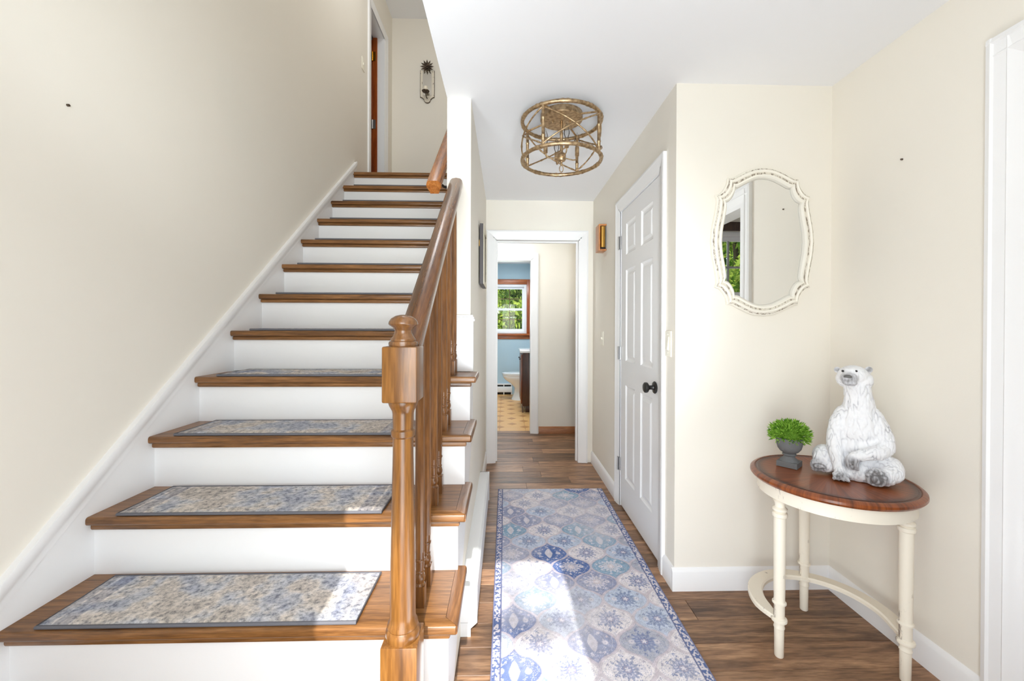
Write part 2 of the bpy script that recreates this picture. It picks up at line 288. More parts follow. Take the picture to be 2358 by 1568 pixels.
class MB:
    def __init__(s): s.v = []; s.f = []; s.mi = []
    def add(s, vs, fs, mi=0):
        b = len(s.v); s.v += [tuple(p) for p in vs]; s.f += [tuple(i + b for i in f) for f in fs]; s.mi += [mi] * len(fs); return s
    def box(s, x0, x1, y0, y1, z0, z1, mi=0):
        return s.add([(x0, y0, z0), (x1, y0, z0), (x1, y1, z0), (x0, y1, z0), (x0, y0, z1), (x1, y0, z1), (x1, y1, z1), (x0, y1, z1)],
                     [(0, 3, 2, 1), (4, 5, 6, 7), (0, 1, 5, 4), (1, 2, 6, 5), (2, 3, 7, 6), (3, 0, 4, 7)], mi)
    def prism(s, pts, axis, a, b, mi=0):
        """polygon extruded along axis; pts are the two other coordinates in xyz order"""
        def put(p, t):
            return (t, p[0], p[1]) if axis == 0 else (p[0], t, p[1]) if axis == 1 else (p[0], p[1], t)
        n = len(pts); vs = [put(p, a) for p in pts] + [put(p, b) for p in pts]
        fs = [tuple(range(n)), tuple(range(2 * n - 1, n - 1, -1))] + [(i, i + n, (i + 1) % n + n, (i + 1) % n) for i in range(n)]
        return s.add(vs, fs, mi)
    def lathe(s, prof, c=(0, 0, 0), seg=24, axis=2, sx=1, sy=1, mi=0):
        """prof: (radius, height) list; closed with end caps"""
        vs = []; fs = []
        for r, h in prof:
            for k in range(seg):
                a = 2 * math.pi * k / seg; p = (r * math.cos(a) * sx, r * math.sin(a) * sy, h)
                if axis == 0: p = (p[2], p[0], p[1])
                elif axis == 1: p = (p[0], p[2], p[1])
                vs.append((p[0] + c[0], p[1] + c[1], p[2] + c[2]))
        for i in range(len(prof) - 1):
            for k in range(seg):
                k2 = (k + 1) % seg; fs.append((i * seg + k, i * seg + k2, (i + 1) * seg + k2, (i + 1) * seg + k))
        fs.append(tuple(range(seg - 1, -1, -1))); fs.append(tuple((len(prof) - 1) * seg + k for k in range(seg)))
        return s.add(vs, fs, mi)
    def tube(s, path, rad, seg=10, closed=False, mi=0):
        P = [Vector(p) for p in path]; n = len(P); rr = rad if isinstance(rad, (list, tuple)) else [rad] * n
        vs = []; fs = []; ref = None
        for i, p in enumerate(P):
            t = (P[(i + 1) % n] - P[i - 1]) if closed else (P[min(i + 1, n - 1)] - P[max(i - 1, 0)])
            t.normalize()
            if ref is None: ref = t.orthogonal().normalized()
            ref = (ref - t * ref.dot(t)); ref = ref.normalized() if ref.length > 1e-6 else t.orthogonal().normalized()
            b = t.cross(ref)
            for k in range(seg):
                a = 2 * math.pi * k / seg; vs.append(p + (ref * math.cos(a) + b * math.sin(a)) * rr[i])
        m = n if closed else n - 1
        for i in range(m):
            i2 = (i + 1) % n
            for k in range(seg):
                k2 = (k + 1) % seg; fs.append((i * seg + k, i * seg + k2, i2 * seg + k2, i2 * seg + k))
        if not closed:
            fs.append(tuple(range(seg - 1, -1, -1))); fs.append(tuple((n - 1) * seg + k for k in range(seg)))
        return s.add(vs, fs, mi)
    def ball(s, c, r, seg=16, rings=10, rot=None, mi=0):
        rx, ry, rz = (r, r, r) if not isinstance(r, (tuple, list)) else r
        prof = []; vs = []; fs = []
        for i in range(1, rings):
            th = math.pi * i / rings
            for k in range(seg):
                a = 2 * math.pi * k / seg; vs.append(Vector((rx * math.sin(th) * math.cos(a), ry * math.sin(th) * math.sin(a), -rz * math.cos(th))))
        vs.append(Vector((0, 0, -rz))); vs.append(Vector((0, 0, rz))); lo, hi = len(vs) - 2, len(vs) - 1
        if rot: vs = [rot @ v for v in vs]
        vs = [v + Vector(c) for v in vs]
        for i in range(rings - 2):
            for k in range(seg):
                k2 = (k + 1) % seg; fs.append((i * seg + k, i * seg + k2, (i + 1) * seg + k2, (i + 1) * seg + k))
        for k in range(seg):
            fs.append((lo, (k + 1) % seg, k)); t = (rings - 2) * seg; fs.append((hi, t + k, t + (k + 1) % seg))
        return s.add(vs, fs, mi)
    def build(s, name, mat, parent=None, bevel=0, bseg=2, smooth=None, origin=None, angle=None, only=None):
        """link as one mesh object; vertices are world coordinates, origin = bounding box centre unless given"""
        vs = np.array(s.v, float)
        c = Vector(origin) if origin is not None else Vector((vs.min(0) + vs.max(0)) / 2)
        me = bpy.data.meshes.new(name); me.from_pydata([tuple(Vector(p) - c) for p in s.v], [], s.f)
        if isinstance(mat, (list, tuple)):
            for m in mat: me.materials.append(m)
        else: me.materials.append(mat)
        if any(s.mi): me.polygons.foreach_set('material_index', s.mi)
        bm = bmesh.new(); bm.from_mesh(me)
        bmesh.ops.recalc_face_normals(bm, faces=bm.faces)
        if bevel:
            es = [e for e in bm.edges if len(e.link_faces) == 2 and e.calc_face_angle(0) > R(28)]
            if only: es = [e for e in es if all(only(*(v.co + c)) for v in e.verts)]
            bmesh.ops.bevel(bm, geom=es, offset=bevel, segments=bseg, profile=.5, affect='EDGES', clamp_overlap=True)
        bm.to_mesh(me); bm.free()
        if smooth is None: smooth = True
        if smooth:
            me.polygons.foreach_set('use_smooth', [True] * len(me.polygons)); me.set_sharp_from_angle(angle=angle or R(32))
        o = bpy.data.objects.new(name, me); COL.objects.link(o)
        place(o, c, parent)
        return o

def place(o, c, parent=None):
    c = Vector(c)
    if parent is not None:
        o.parent = parent; o.location = c - WL[parent.name]
    else: o.location = c
    WL[o.name] = c

def tag(o, label=None, cat=None, group=None, kind=None):
    for k, v in (('label', label), ('category', cat), ('group', group), ('kind', kind)):
        if v: o[k] = v
    return o
def thing(name, loc, label, cat, group=None):
    o = bpy.data.objects.new(name, None); COL.objects.link(o); o.empty_display_size = .05
    o.location = loc; WL[o.name] = Vector(loc)
    return tag(o, label, cat, group)
def setting(name, loc, label=None, cat=None):
    o = bpy.data.objects.new(name, None); COL.objects.link(o); o.location = loc; WL[o.name] = Vector(loc); o.empty_display_size = .05
    return tag(o, label, cat, kind='structure')
def struct(name, mb, mat, label, cat, bevel=0, **k):
    return tag(mb.build(name, mat, None, bevel, **k), label, cat, kind='structure')
def box(*a): return MB().box(*a)

# ================================================================== the room
XL, XLW = -1.356, -1.370          # skirt face, left wall face
XS, XH = -.290, -.172             # stair wall faces
XR, XB = 1.529, .792              # right wall, closet/hall wall
YC, YF, YFR = 1.897, 3.70, -.20   # closet front, far wall, front wall inside
ZC, ZU, ZL = 2.356, 4.93, 2.60    # hall ceiling, upstairs ceiling, landing
RISE, RUN, D0 = .2, .2348, .8988

# left wall with the upstairs door opening
b = MB()
b.box(XLW - .12, XLW, -.32, 4.22, -.1, ZU + .1).box(XLW - .12, XLW, 4.72, 5.14, -.1, ZU + .1)
b.box(XLW - .12, XLW, 4.22, 4.72, -.1, ZL).box(XLW - .12, XLW, 4.22, 4.72, 4.47, ZU + .1)
wall_left = struct('wall_left', b, M['wall'], 'tall beige wall rising along the left side of the staircase', 'wall')
# front wall behind the camera: open front door, side room window, upstairs window
b = MB(); y0, y1 = -.32, YFR
b.box(-1.49, -.47, y0, y1, -.1, ZC).box(.37, 1.70, y0, y1, -.1, ZC).box(-.47, .37, y0, y1, 2.06, ZC)
b.box(1.70, 2.75, y0, y1, -.1, .95).box(1.70, 2.75, y0, y1, 2.16, ZC).box(2.75, 5.1, y0, y1, -.1, ZC)
b.box(-1.49, -1.3, y0, y1, ZC, ZU + .1).box(-.3, 5.1, y0, y1, ZC, ZU + .1).box(-1.3, -.3, y0, y1, ZC, ZU + .1)
wall_front = struct('wall_front', b, M['wall'], 'beige front wall with the open entrance doorway', 'wall')
# stair wall (column end faces the viewer) and spandrel under the open treads
b = MB().box(XS, XH, 2.058, 5.02, 0, ZU)
struct('wall_stair', b, M['wall'], 'beige wall between the staircase and the hall, its narrow end like a column', 'wall')
sp_pts = [(.99, 0), (2.06, 0), (2.06, .90)]
struct('wall_spandrel', MB().prism(sp_pts, 0, -.186, XH), M['wall'], 'beige wall panel beneath the open side of the stairs', 'wall')
# stairwell upper side wall
struct('wall_stairwell', MB().box(XS, XH, -.2, 2.058, ZC + .14, ZU), M['wall'], 'beige upper stairwell wall above the hall ceiling', 'wall')
struct('wall_landing', MB().box(-1.49, 1.6, 5.02, 5.14, ZC + .1, ZU + .1), M['wall'], 'beige wall at the top of the stairs behind the wall sconce', 'wall')
# right wall and header over the cased opening
b = MB().box(XR, XR + .12, 1.17, 2.02, 0, ZC).box(XR, XR + .12, -.2, -.02, 0, ZC).box(XR, XR + .12, -.02, 1.17, 2.03, ZC)
struct('wall_right', b, M['wall'], 'beige right wall with a wide cased opening to the side room', 'wall')
struct('wall_closet', MB().box(XB, XR, YC, YC + .12, 0, ZC), M['wall'], 'short beige wall that carries the oval mirror', 'wall')
b = MB().box(XB, XB + .12, YC + .12, 2.085, 0, ZC).box(XB, XB + .12, 2.815, YF, 0, ZC).box(XB, XB + .12, 2.085, 2.815, 2.03, ZC)
struct('wall_hall', b, M['wall'], 'beige hall wall with the white six panel closet door', 'wall')
b = MB().box(XH, -.095, YF, YF + .12, 0, ZC).box(.675, XB + .12, YF, YF + .12, 0, ZC).box(-.095, .675, YF, YF + .12, 2.015, ZC)
struct('wall_far', b, M['wall'], 'beige wall at the end of the hall around the cased doorway', 'wall')
# inner hall
b = MB().box(-1.3, -.455, 4.715, 4.835, 0, ZC).box(.307, .95, 4.715, 4.835, 0, ZC).box(-.455, .307, 4.715, 4.835, 1.995, ZC)
struct('wall_inner', b, M['wall'], 'beige wall of the inner hall around the bathroom doorway', 'wall')
struct('wall_inner_right', MB().box(.85, .95, YF + .12, 4.715, 0, ZC), M['wall'], 'right side wall of the inner hall', 'wall')
struct('wall_inner_left', MB().box(-1.35, -1.25, YF + .12, 4.715, 0, ZC).box(-1.25, XH, YF, YF + .12, 0, ZC), M['wall'], 'left end walls of the inner hall', 'wall')
# bathroom
b = MB().box(-1.1, -.45, 7.443, 7.56, 0, ZC).box(.39, 1.3, 7.443, 7.56, 0, ZC).box(-.45, .39, 7.443, 7.56, 0, 1.09).box(-.45, .39, 7.443, 7.56, 1.99, ZC)
struct('wall_bathroom', b, M['blue'], 'light blue bathroom wall around the window', 'wall')
struct('wall_bathroom_left', MB().box(-1.1, -1.0, 4.835, 7.443, 0, ZC), M['blue'], 'light blue bathroom side wall on the left', 'wall')
struct('wall_bathroom_right', MB().box(1.2, 1.3, 4.835, 7.443, 0, ZC), M['blue'], 'light blue bathroom side wall on the right', 'wall')
# side room and the grey room upstairs
struct('wall_side_room', MB().box(XR, 5.1, 3.0, 3.12, 0, ZC).box(4.98, 5.1, -.2, -.0, 0, ZC).box(4.98, 5.1, 1.9, 3.0, 0, ZC).box(4.98, 5.1, 0, 1.9, 0, .55).box(4.98, 5.1, 0, 1.9, 2.15, ZC).box(XR, XR + .12, 2.02, 3.0, 0, ZC),  # outer wall opening added for the side room light
       M['wall'], 'beige walls of the side room beyond the cased opening', 'wall')
struct('wall_upstairs_room', MB().box(-3.4, -3.3, 3.2, 6.6, ZL - .1, ZU).box(-3.3, -1.49, 3.2, 3.3, ZL - .1, ZU).box(-3.3, -1.49, 6.5, 6.6, ZL - .1, ZU).box(-3.4, XLW - .12, 3.2, 6.6, ZU, ZU + .1).box(-3.3, -1.49, 3.3, 6.5, ZL - .1, ZL).box(-1.49, -1.4, 5.14, 6.5, ZL, ZU),
       M['grey_room'], 'pale grey upstairs room behind the open door', 'wall')
# ceilings
struct('ceiling', MB().box(XS, XR + .12, YFR, YF + .12, ZC, ZC + .14).box(XR + .12, 5.1, YFR, 3.12, ZC, ZC + .14), M['ceiling'], 'smooth white ceiling over the entry and hall', 'ceiling')
struct('ceiling_inner', MB().box(-1.35, 1.3, YF + .12, 7.56, ZC, ZC + .1), M['ceiling'], 'white ceiling of the inner hall and bathroom', 'ceiling')
struct('ceiling_upstairs', MB().box(-1.49, 1.6, -.32, 5.14, ZU, ZU + .1), M['ceiling'], 'white ceiling above the stair landing', 'ceiling')
struct('floor_landing', MB().box(XLW, XS, 3.79, 5.02, 2.45, ZL - .002), M['tread'], 'wooden floor of the stair landing', 'floor')

# floor: planks laid across the hall, each one a piece
floor = setting('floor', (0, 0, 0), 'brown weathered plank floor running through entry and hall', 'floor')
MB().box(-1.37, 5.0, -.2, 4.83, -.06, -.006).build('subfloor', M['dark_void'], floor)
rw = .127; yb = 1.698 - rw * 15
pk = random.Random(3)
while yb < 4.835:
    ya, ye = max(yb, -.2), min(yb + rw, 4.835)
    if ye > -.15:
        x0, x1 = (-1.37, 5.0) if ya < 1.9 else (-1.3, .95)
        if .99 < ya: x0 = max(x0, -.172 if ya < 3.7 else -1.25)
        x = x0 - pk.uniform(.1, 1.0)
        while x < x1:
            xe = x + 1.22
            a_, e_ = max(x, x0), min(xe, x1)
            if e_ - a_ > .05:
                MB().box(a_ + .0006, e_ - .0006, ya + .0006, ye - .0006, -.006, 0).build('plank', M['plank'], floor, bevel=.0012, bseg=1)
            x = xe
    yb += rw
struct('floor_porch', MB().box(-2.5, 6, -3.5, -.32, -.22, -.12), M['concrete'], 'pale concrete porch outside the front door', 'porch')
struct('floor_sill', MB().box(-.47, .37, -.32, -.2, -.06, 0), M['base_wood'], 'wooden threshold of the front door', 'threshold')
struct('ground', MB().box(-40, 40, 7.56, 60, -.4, -.25).box(-40, 40, -60, -3.5, -.4, -.25), M['lawn'], 'green lawn around the house', 'lawn')

# bathroom floor: square tiles with diamond inlays
bf = setting('floor_bathroom', (0, 6.1, 0), 'tan bathroom floor with brown diamond inlays', 'floor')
MB().box(-1.0, 1.2, 4.835, 7.443, -.05, -.004).build('subfloor', M['tile_dark'], bf)
t = .31; x0b, y0b = -1.0, 4.835
tile_me = dia_me = None
def piece(name, cache, mk, parent, loc):
    if cache is None:
        o = mk(); o.parent = parent; 
    else:
        o = bpy.data.objects.new(name, cache); COL.objects.link(o); o.parent = parent
    o.location = Vector(loc) - WL[parent.name]; return o
gx, gy = .092 - 3 * t, 4.87
for i in range(7):
    for j in range(9):
        X, Y = gx + i * t, gy + j * t
        xa, xb, ya, ye = max(X - t/2, -1.0), min(X + t/2, 1.2), max(Y - t/2, 4.835), min(Y + t/2, 7.443)
        if xb - xa < .02 or ye - ya < .02: continue
        MB().box(xa + .0015, xb - .0015, ya + .0015, ye - .0015, -.004, 0).build('tile', M['tile'], bf, bevel=.001, bseg=1)
        for ox, oy in ((0, 0), (t/2, t/2)):
            cx_, cy_ = X + ox, Y + oy
            if -.95 < cx_ < 1.1 and 4.9 < cy_ < 7.38:
                d = .062
                MB().prism([(cx_ - d, cy_), (cx_, cy_ - d * 1.05), (cx_ + d, cy_), (cx_, cy_ + d * 1.05)], 2, -.003, .0008).build('diamond_inlay', M['tile_dark'], bf)

# ------------------------------------------------------------------ baseboards and casings
def baseprof(h, t):  # profile (offset from wall, z)
    return [(0, 0), (t, 0), (t, h - .018), (t * .75, h - .012), (t * .45, h - .004), (0, h)]
def baseboard(name, axis, wallpos, sign, a, b_, h, t, mat, label):
    pr = baseprof(h, t)
    if axis == 'x':   # runs along x on a wall facing sign*y
        m = MB().prism([(wallpos + sign * o, z) for o, z in pr], 0, a, b_)
    else:
        m = MB().prism([(wallpos + sign * o, z) for o, z in pr], 1, a, b_)
    return struct(name, m, mat, label, 'baseboard')
baseboard('baseboard_right', 'y', XR, -1, 1.26, YC, .105, .014, M['white'], 'white baseboard along the right wall behind the round table')
baseboard('baseboard_closet', 'x', YC, -1, XB - .0138, XR, .105, .014, M['white'], 'white baseboard below the oval mirror')
baseboard('baseboard_hall', 'y', XB, -1, 2.91, YF, .105, .014, M['white'], 'white baseboard between closet door and far doorway')
baseboard('baseboard_corner', 'y', XB, -1, YC - .0005, 2.013, .105, .014, M['white'], 'short white baseboard between wall corner and closet door')
baseboard('baseboard_stair', 'y', XH, 1, 2.92, YF, .105, .014, M['white'], 'white baseboard at the far end of the stair wall')
baseboard('baseboard_inner', 'x', 4.715, -1, .388, .85, .08, .014, M['base_wood'], 'brown wooden baseboard in the inner hall')

CAS = [(0, 0), (0, .017), (.012, .019), (.02, .015), (.05, .013), (.058, .010), (.068, .010), (.075, .006), (.085, .006), (.085, 0)]  # outer edge first: (from outer edge, projection)
def casing(parent, name, plane, pos, sign, u0, u1, ztop, w, mat, legs=(True, True), zb=0):
    """door casing: two legs and a head on a wall plane. u = coordinate along the wall (x or y); u0<u1 inner edges, outer = +-w"""
    k = w / .085
    def put(m, prof_pts, ua, direction, a, b_):
        pts = [(ua + direction * o * k, pos + sign * p) for o, p in prof_pts]   # (u, depth)
        if plane == 'y':  m.prism(pts, 2, a, b_)                    # wall plane y=pos : u = x, depth = y
        else: m.prism([(d, u) for u, d in pts], 2, a, b_)
    out = []
    if legs[0]:
        m = MB(); put(m, CAS, u0 - w, 1, zb, ztop + w); out.append(m.build(name, mat, parent))
    if legs[1]:
        m = MB(); put(m, CAS, u1 + w, -1, zb, ztop + w); out.append(m.build(name, mat, parent))
    m = MB(); pts = [(pos + sign * p, ztop + w - o * k) for o, p in CAS]
    if plane == 'y': m.prism(pts, 0, u0 - w + .002, u1 + w - .002)
    else: m.prism([(d, z) for d, z in pts], 1, u0 - w + .002, u1 + w - .002)
    out.append(m.build(name, mat, parent))
    return out

# far doorway
d = setting('door_1', (.29, YF, 0), 'open doorway with white moulded casing at the end of the hall', 'doorway')
casing(d, 'casing', 'y', YF, -1, -.08, .66, 2.0, .085, M['white'])
MB().box(-.10, -.08, YF - .004, YF + .13, 0, 2.02).build('jamb', M['white'], d); MB().box(.66, .68, YF - .004, YF + .13, 0, 2.02).build('jamb', M['white'], d); MB().box(-.08, .66, YF - .004, YF + .13, 2.0, 2.02).build('head_jamb', M['white'], d)
MB().box(-.08, -.068, YF + .05, YF + .085, 0, 2.0).box(.648, .66, YF + .05, YF + .085, 0, 2.0).box(-.068, .648, YF + .05, YF + .085, 1.988, 2.0).build('door_stop', M['white'], d)
# bathroom doorway
d = setting('door_2', (-.08, 4.715, 0), 'open bathroom doorway with white moulded casing', 'doorway')
casing(d, 'casing', 'y', 4.715, -1, -.44, .298, 1.98, .082, M['white'])
MB().box(.292, .312, 4.711, 4.845, 0, 2.0).build('jamb', M['white'], d); MB().box(-.46, -.44, 4.711, 4.845, 0, 2.0).build('jamb', M['white'], d); MB().box(-.44, .292, 4.711, 4.845, 1.98, 2.0).build('head_jamb', M['white'], d)
# cased opening on the right
d = setting('trim_1', (XR, .575, 0), 'wide white fluted casing of the opening in the right wall', 'door casing')
WIDE = [(0, 0), (0, .02), (.014, .024), (.02, .018), (.05, .015), (.056, .02), (.07, .012), (.085, .010), (.09, .006), (.10, .004), (.10, 0)]
for ua, di in ((1.262, -1), (-.11, 1)):
    MB().prism([(XR - p, ua + di * o) for o, p in WIDE], 2, 0, 2.125).build('casing', M['white'], d)
MB().prism([(XR - p, 2.125 - o) for o, p in WIDE], 1, -.108, 1.26).build('casing', M['white'], d)
MB().box(XR - .004, XR + .124, 1.14, 1.17, 0, 2.03).build('jamb', M['white'], d); MB().box(XR - .004, XR + .124, -.02, .01, 0, 2.03).build('jamb', M['white'], d)
MB().box(XR - .004, XR + .124, .01, 1.14, 2.0, 2.03).build('head_jamb', M['white'], d)
for ua, di in ((1.262, -1), (-.11, 1)):
    MB().prism([(XR + .12 + p, ua + di * o) for o, p in WIDE], 2, 0, 2.125).build('casing', M['white'], d)
MB().prism([(XR + .12 + p, 2.125 - o) for o, p in WIDE], 1, -.108, 1.26).build('casing', M['white'], d)

# closet door
d = setting('door_3', (XB, 2.45, 0), 'closed white six panel closet door with black knob', 'door')
casing(d, 'casing', 'x', XB, -1, 2.09, 2.81, 2.01, .08, M['white'])
MB().box(XB - .004, XB + .12, 2.07, 2.09, 0, 2.03).box(XB - .004, XB + .12, 2.81, 2.83, 0, 2.03).box(XB - .004, XB + .12, 2.09, 2.81, 2.012, 2.03).build('jamb', M['white'], d)
ys = [2.094, 2.204, 2.400, 2.504, 2.700, 2.806]; zs = [.012, .22, .84, 1.0, 1.60, 1.70, 1.905, 2.008]
xf, xk = XB + .004, XB + .039
m = MB()
m.box(xf, xk, ys[0], ys[1], zs[0], zs[7]).box(xf, xk, ys[4], ys[5], zs[0], zs[7]).box(xf, xk, ys[2], ys[3], zs[0], zs[7])
for a_, e_ in ((ys[1], ys[2]), (ys[3], ys[4])):
    for za, ze in ((zs[0], zs[1]), (zs[2], zs[3]), (zs[4], zs[5]), (zs[6], zs[7])): m.box(xf, xk, a_, e_, za, ze)
m.build('door_leaf', M['door_white'], d)
for a_, e_ in ((ys[1], ys[2]), (ys[3], ys[4])):
    for za, ze in ((zs[1], zs[2]), (zs[3], zs[4]), (zs[5], zs[6])):
        m = MB(); rings = [(0, 0), (.006, .007), (.012, .010), (.022, .010), (.040, .002)]   # sticking then raised field
        vs = []; fs = []
        for ins, dep in rings:
            vs += [(xf + dep, a_ + ins, za + ins), (xf + dep, e_ - ins, za + ins), (xf + dep, e_ - ins, ze - ins), (xf + dep, a_ + ins, ze - ins)]
        for q in range(len(rings) - 1):
            for k in range(4): fs.append((q*4 + k, q*4 + (k+1) % 4, q*4 + 4 + (k+1) % 4, q*4 + 4 + k))
        fs.append(tuple(range(len(vs) - 4, len(vs))))
        bk = len(vs); vs += [(xk - .005, a_, za), (xk - .005, e_, za), (xk - .005, e_, ze), (xk - .005, a_, ze)]
        fs.append((bk, bk + 1, bk + 2, bk + 3)); fs += [(k, (k+1) % 4, bk + (k+1) % 4, bk + k) for k in range(4)]
        m.add(vs, fs); m.build('door_panel', M['door_white'], d, angle=R(12))
kx = XB + .004
kn = MB().lathe([(.001, 0), (.031, -.001), (.033, -.005), (.029, -.010), (.014, -.013), (.0115, -.02), (.0115, -.032), (.016, -.037), (.026, -.043), (.0285, -.050), (.027, -.058), (.020, -.063), (.001, -.065)], (kx, 2.158, .905), 28, 0)
kn.build('door_knob', M['black_metal'], d)['label'] = 'black round knob'
for z in (1.80, 1.045, .287):
    m = MB().tube([(XB - .010, 2.822, z - .045), (XB - .010, 2.822, z + .045)], .0065, 10).box(XB - .006, XB + .003, 2.800, 2.838, z - .044, z + .044)
    m.build('hinge', M['steel'], d)['label'] = 'satin metal hinge'

# upstairs door
d = setting('door_4', (XLW, 4.46, ZL), 'open upstairs doorway with white casing and brown door edge', 'door')
casing(d, 'casing', 'x', XLW, 1, 4.22, 4.72, 4.46, .08, M['white'], zb=ZL)
MB().box(XLW - .12, XLW + .004, 4.70, 4.72, ZL, 4.48).build('jamb', M['white'], d)
MB().box(XLW - .12, XLW + .004, 4.22, 4.24, ZL, 4.48).build('jamb', M['white'], d); MB().box(XLW - .12, XLW + .004, 4.24, 4.70, 4.46, 4.48).build('head_jamb', M['white'], d)
MB().box(XLW - .125, XLW - .075, 4.685, 4.70, ZL, 4.46).build('door_stop', M['red_wood_v'], d)
MB().box(XLW - .165, XLW - .126, 4.69, 5.40, ZL + .01, 4.44).build('door_leaf', M['red_wood_v'], d, bevel=.002)
for z, mt in ((4.25, 'hinge_brass'), (3.49, 'steel')):
    MB().box(XLW - .16, XLW - .128, 4.684, 4.69, z - .05, z + .05).box(XLW - .122, XLW - .09, 4.680, 4.686, z - .05, z + .05).tube([(XLW - .125, 4.68, z - .05), (XLW - .125, 4.68, z + .05)], .006, 8).build('hinge', M[mt], d)

# ------------------------------------------------------------------ bathroom window and side room window
def window(name, y, sgn, x0, x1, z0, z1, zmid, ncol, label, muntin):
    """double hung window in a wall facing sgn*y; y is the room side wall face"""
    w = setting(name, ((x0 + x1) / 2, y, z0), label, 'window'); yo = y - sgn * .06
    def bx(n, a, b_, c, e_, dy0, dy1, mat, bev=.002, par=None):
        return MB().box(a, b_, min(y - sgn * dy0, y - sgn * dy1), max(y - sgn * dy0, y - sgn * dy1), c, e_).build(n, mat, par or w, bevel=bev)
    f = .045
    bx('frame', x0, x0 + f, z0, z1, 0, .11, M['vinyl']); bx('frame', x1 - f, x1, z0, z1, 0, .11, M['vinyl']); bx('frame', x0 + f, x1 - f, z1 - f, z1, 0, .11, M['vinyl']); bx('frame', x0 + f, x1 - f, z0, z0 + f, 0, .11, M['vinyl'])
    for (a, b_, dy) in ((z0 + f, zmid + .02, .03), (zmid - .02, z1 - f, .065)):
        s = .035; xa, xb = x0 + f, x1 - f
        sash = MB(); ya, yb_ = sorted((y - sgn * dy, y - sgn * (dy + .03)))
        sash.box(xa, xa + s, ya, yb_, a, b_).box(xb - s, xb, ya, yb_, a, b_).box(xa + s, xb - s, ya, yb_, a, a + s).box(xa + s, xb - s, ya, yb_, b_ - s, b_)
        so = sash.build('sash', M['vinyl'], w)
        ym = y - sgn * (dy + .015)
        MB().box(xa + s, xb - s, ym - .002, ym + .002, a + s, b_ - s).build('pane', M['glass'], so)
        ww = (xb - xa - 2 * s) / ncol; mt = .012 if muntin == 'muntin' else .022
        ys_ = ym - sgn * .006
        for k in range(1, ncol):
            xm = xa + s + ww * k; MB().box(xm - mt / 2, xm + mt / 2, ys_ - .004, ys_ + .004, a + s, b_ - s).build('muntin', M[muntin], so)
        zm = (a + b_) / 2; MB().box(xa + s, xb - s, ys_ - .0035, ys_ + .0035, zm - mt / 2, zm + mt / 2).build('muntin', M[muntin], so)
    return w
window('window_1', 7.443, -1, -.45, .39, 1.10, 1.985, 1.535, 3, 'white double hung bathroom window with green trees outside', 'muntin')
tr = setting('trim_2', (-.03, 7.44, 1.0), 'red brown wooden casing around the bathroom window', 'window casing')
MB().box(-.52, -.45, 7.42, 7.443, 1.09, 2.075).build('casing', M['red_wood_v'], tr, bevel=.004); MB().box(.39, .46, 7.42, 7.443, 1.09, 2.075).build('casing', M['red_wood_v'], tr, bevel=.004)
MB().box(-.45, .39, 7.42, 7.443, 1.985, 2.075).build('head_casing', M['red_wood'], tr, bevel=.004)
MB().box(-.56, .48, 7.375, 7.443, 1.065, 1.098).build('stool', M['red_wood'], tr, bevel=.006); MB().box(-.52, .45, 7.425, 7.443, 1.0, 1.065).build('apron', M['red_wood'], tr, bevel=.003)
window('window_2', YFR, 1, 1.70, 2.75, .95, 2.16, 1.55, 4, 'white double hung side room window seen in the mirror', 'vinyl')
tr = setting('trim_3', (2.2, YFR, .95), 'brown wooden casing around the side room window', 'window casing')
MB().box(1.652, 1.70, YFR, YFR + .02, .95, 2.24).build('casing', M['red_wood_v'], tr, bevel=.003); MB().box(2.75, 2.83, YFR, YFR + .02, .95, 2.24).build('casing', M['red_wood_v'], tr, bevel=.003)
MB().box(1.652, 2.83, YFR, YFR + .025, 2.165, 2.25).build('head_casing', M['dark_wood'], tr, bevel=.003); MB().box(1.652, 2.85, YFR, YFR + .07, .915, .95).build('stool', M['red_wood'], tr, bevel=.003)

# ================================================================== staircase
st = thing('staircase', (-.75, 2.3, 0), 'straight staircase with oak treads and white risers', 'staircase')
for k in range(0, 13):
    y0, zt = D0 + k * RUN, RISE * (k + 1)
    open_side = k <= 4
    xr = -.128 if open_side else XS
    yb_ = y0 + RUN + .045 if k < 12 else y0 + .06
    if open_side:
        ye = yb_ if k < 4 else 2.043
        m = MB().prism([(XL - .012, y0), (-.1285, y0), (-.1655, y0 + .037), (-.1655, min(yb_, 2.05 if k == 4 else 9)), (XL - .012, min(yb_, 2.05 if k == 4 else 9))], 2, zt - .027, zt)
        tr_ = m.build('tread', M['tread'], st, bevel=.0085, bseg=3, only=lambda x, y, z, q=y0: y < q + .001)
        y1 = y0 + RUN + .055 if k < 4 else 2.056
        MB().prism([(-.1645, y0 + .0375), (-.128, y0 + .001), (-.128, y1), (-.1645, y1)], 2, zt - .027, zt).build('return_nosing', M['tread_side'], tr_, bevel=.008, bseg=3, only=lambda x, y, z: x > -.1285)
        MB().box(XL, -.150, y0 + .014, y0 + .032, zt - .047, zt - .027).build('cove', M['tread'], tr_, bevel=.006, bseg=2)
    else:
        tr_ = MB().box(XL - .012, xr, y0, yb_, zt - .027, zt).build('tread', M['tread'], st, bevel=.0085, bseg=3, only=lambda x, y, z, q=y0: y < q + .001)
        MB().box(XL, xr, y0 + .014, y0 + .032, zt - .047, zt - .027).build('cove', M['tread'], tr_, bevel=.006, bseg=2)
    MB().box(XL, -.1575 if open_side else XS, y0 + .030, y0 + .048, RISE * k - (.0 if k else 0), zt - .027).build('riser', M['white'], st)
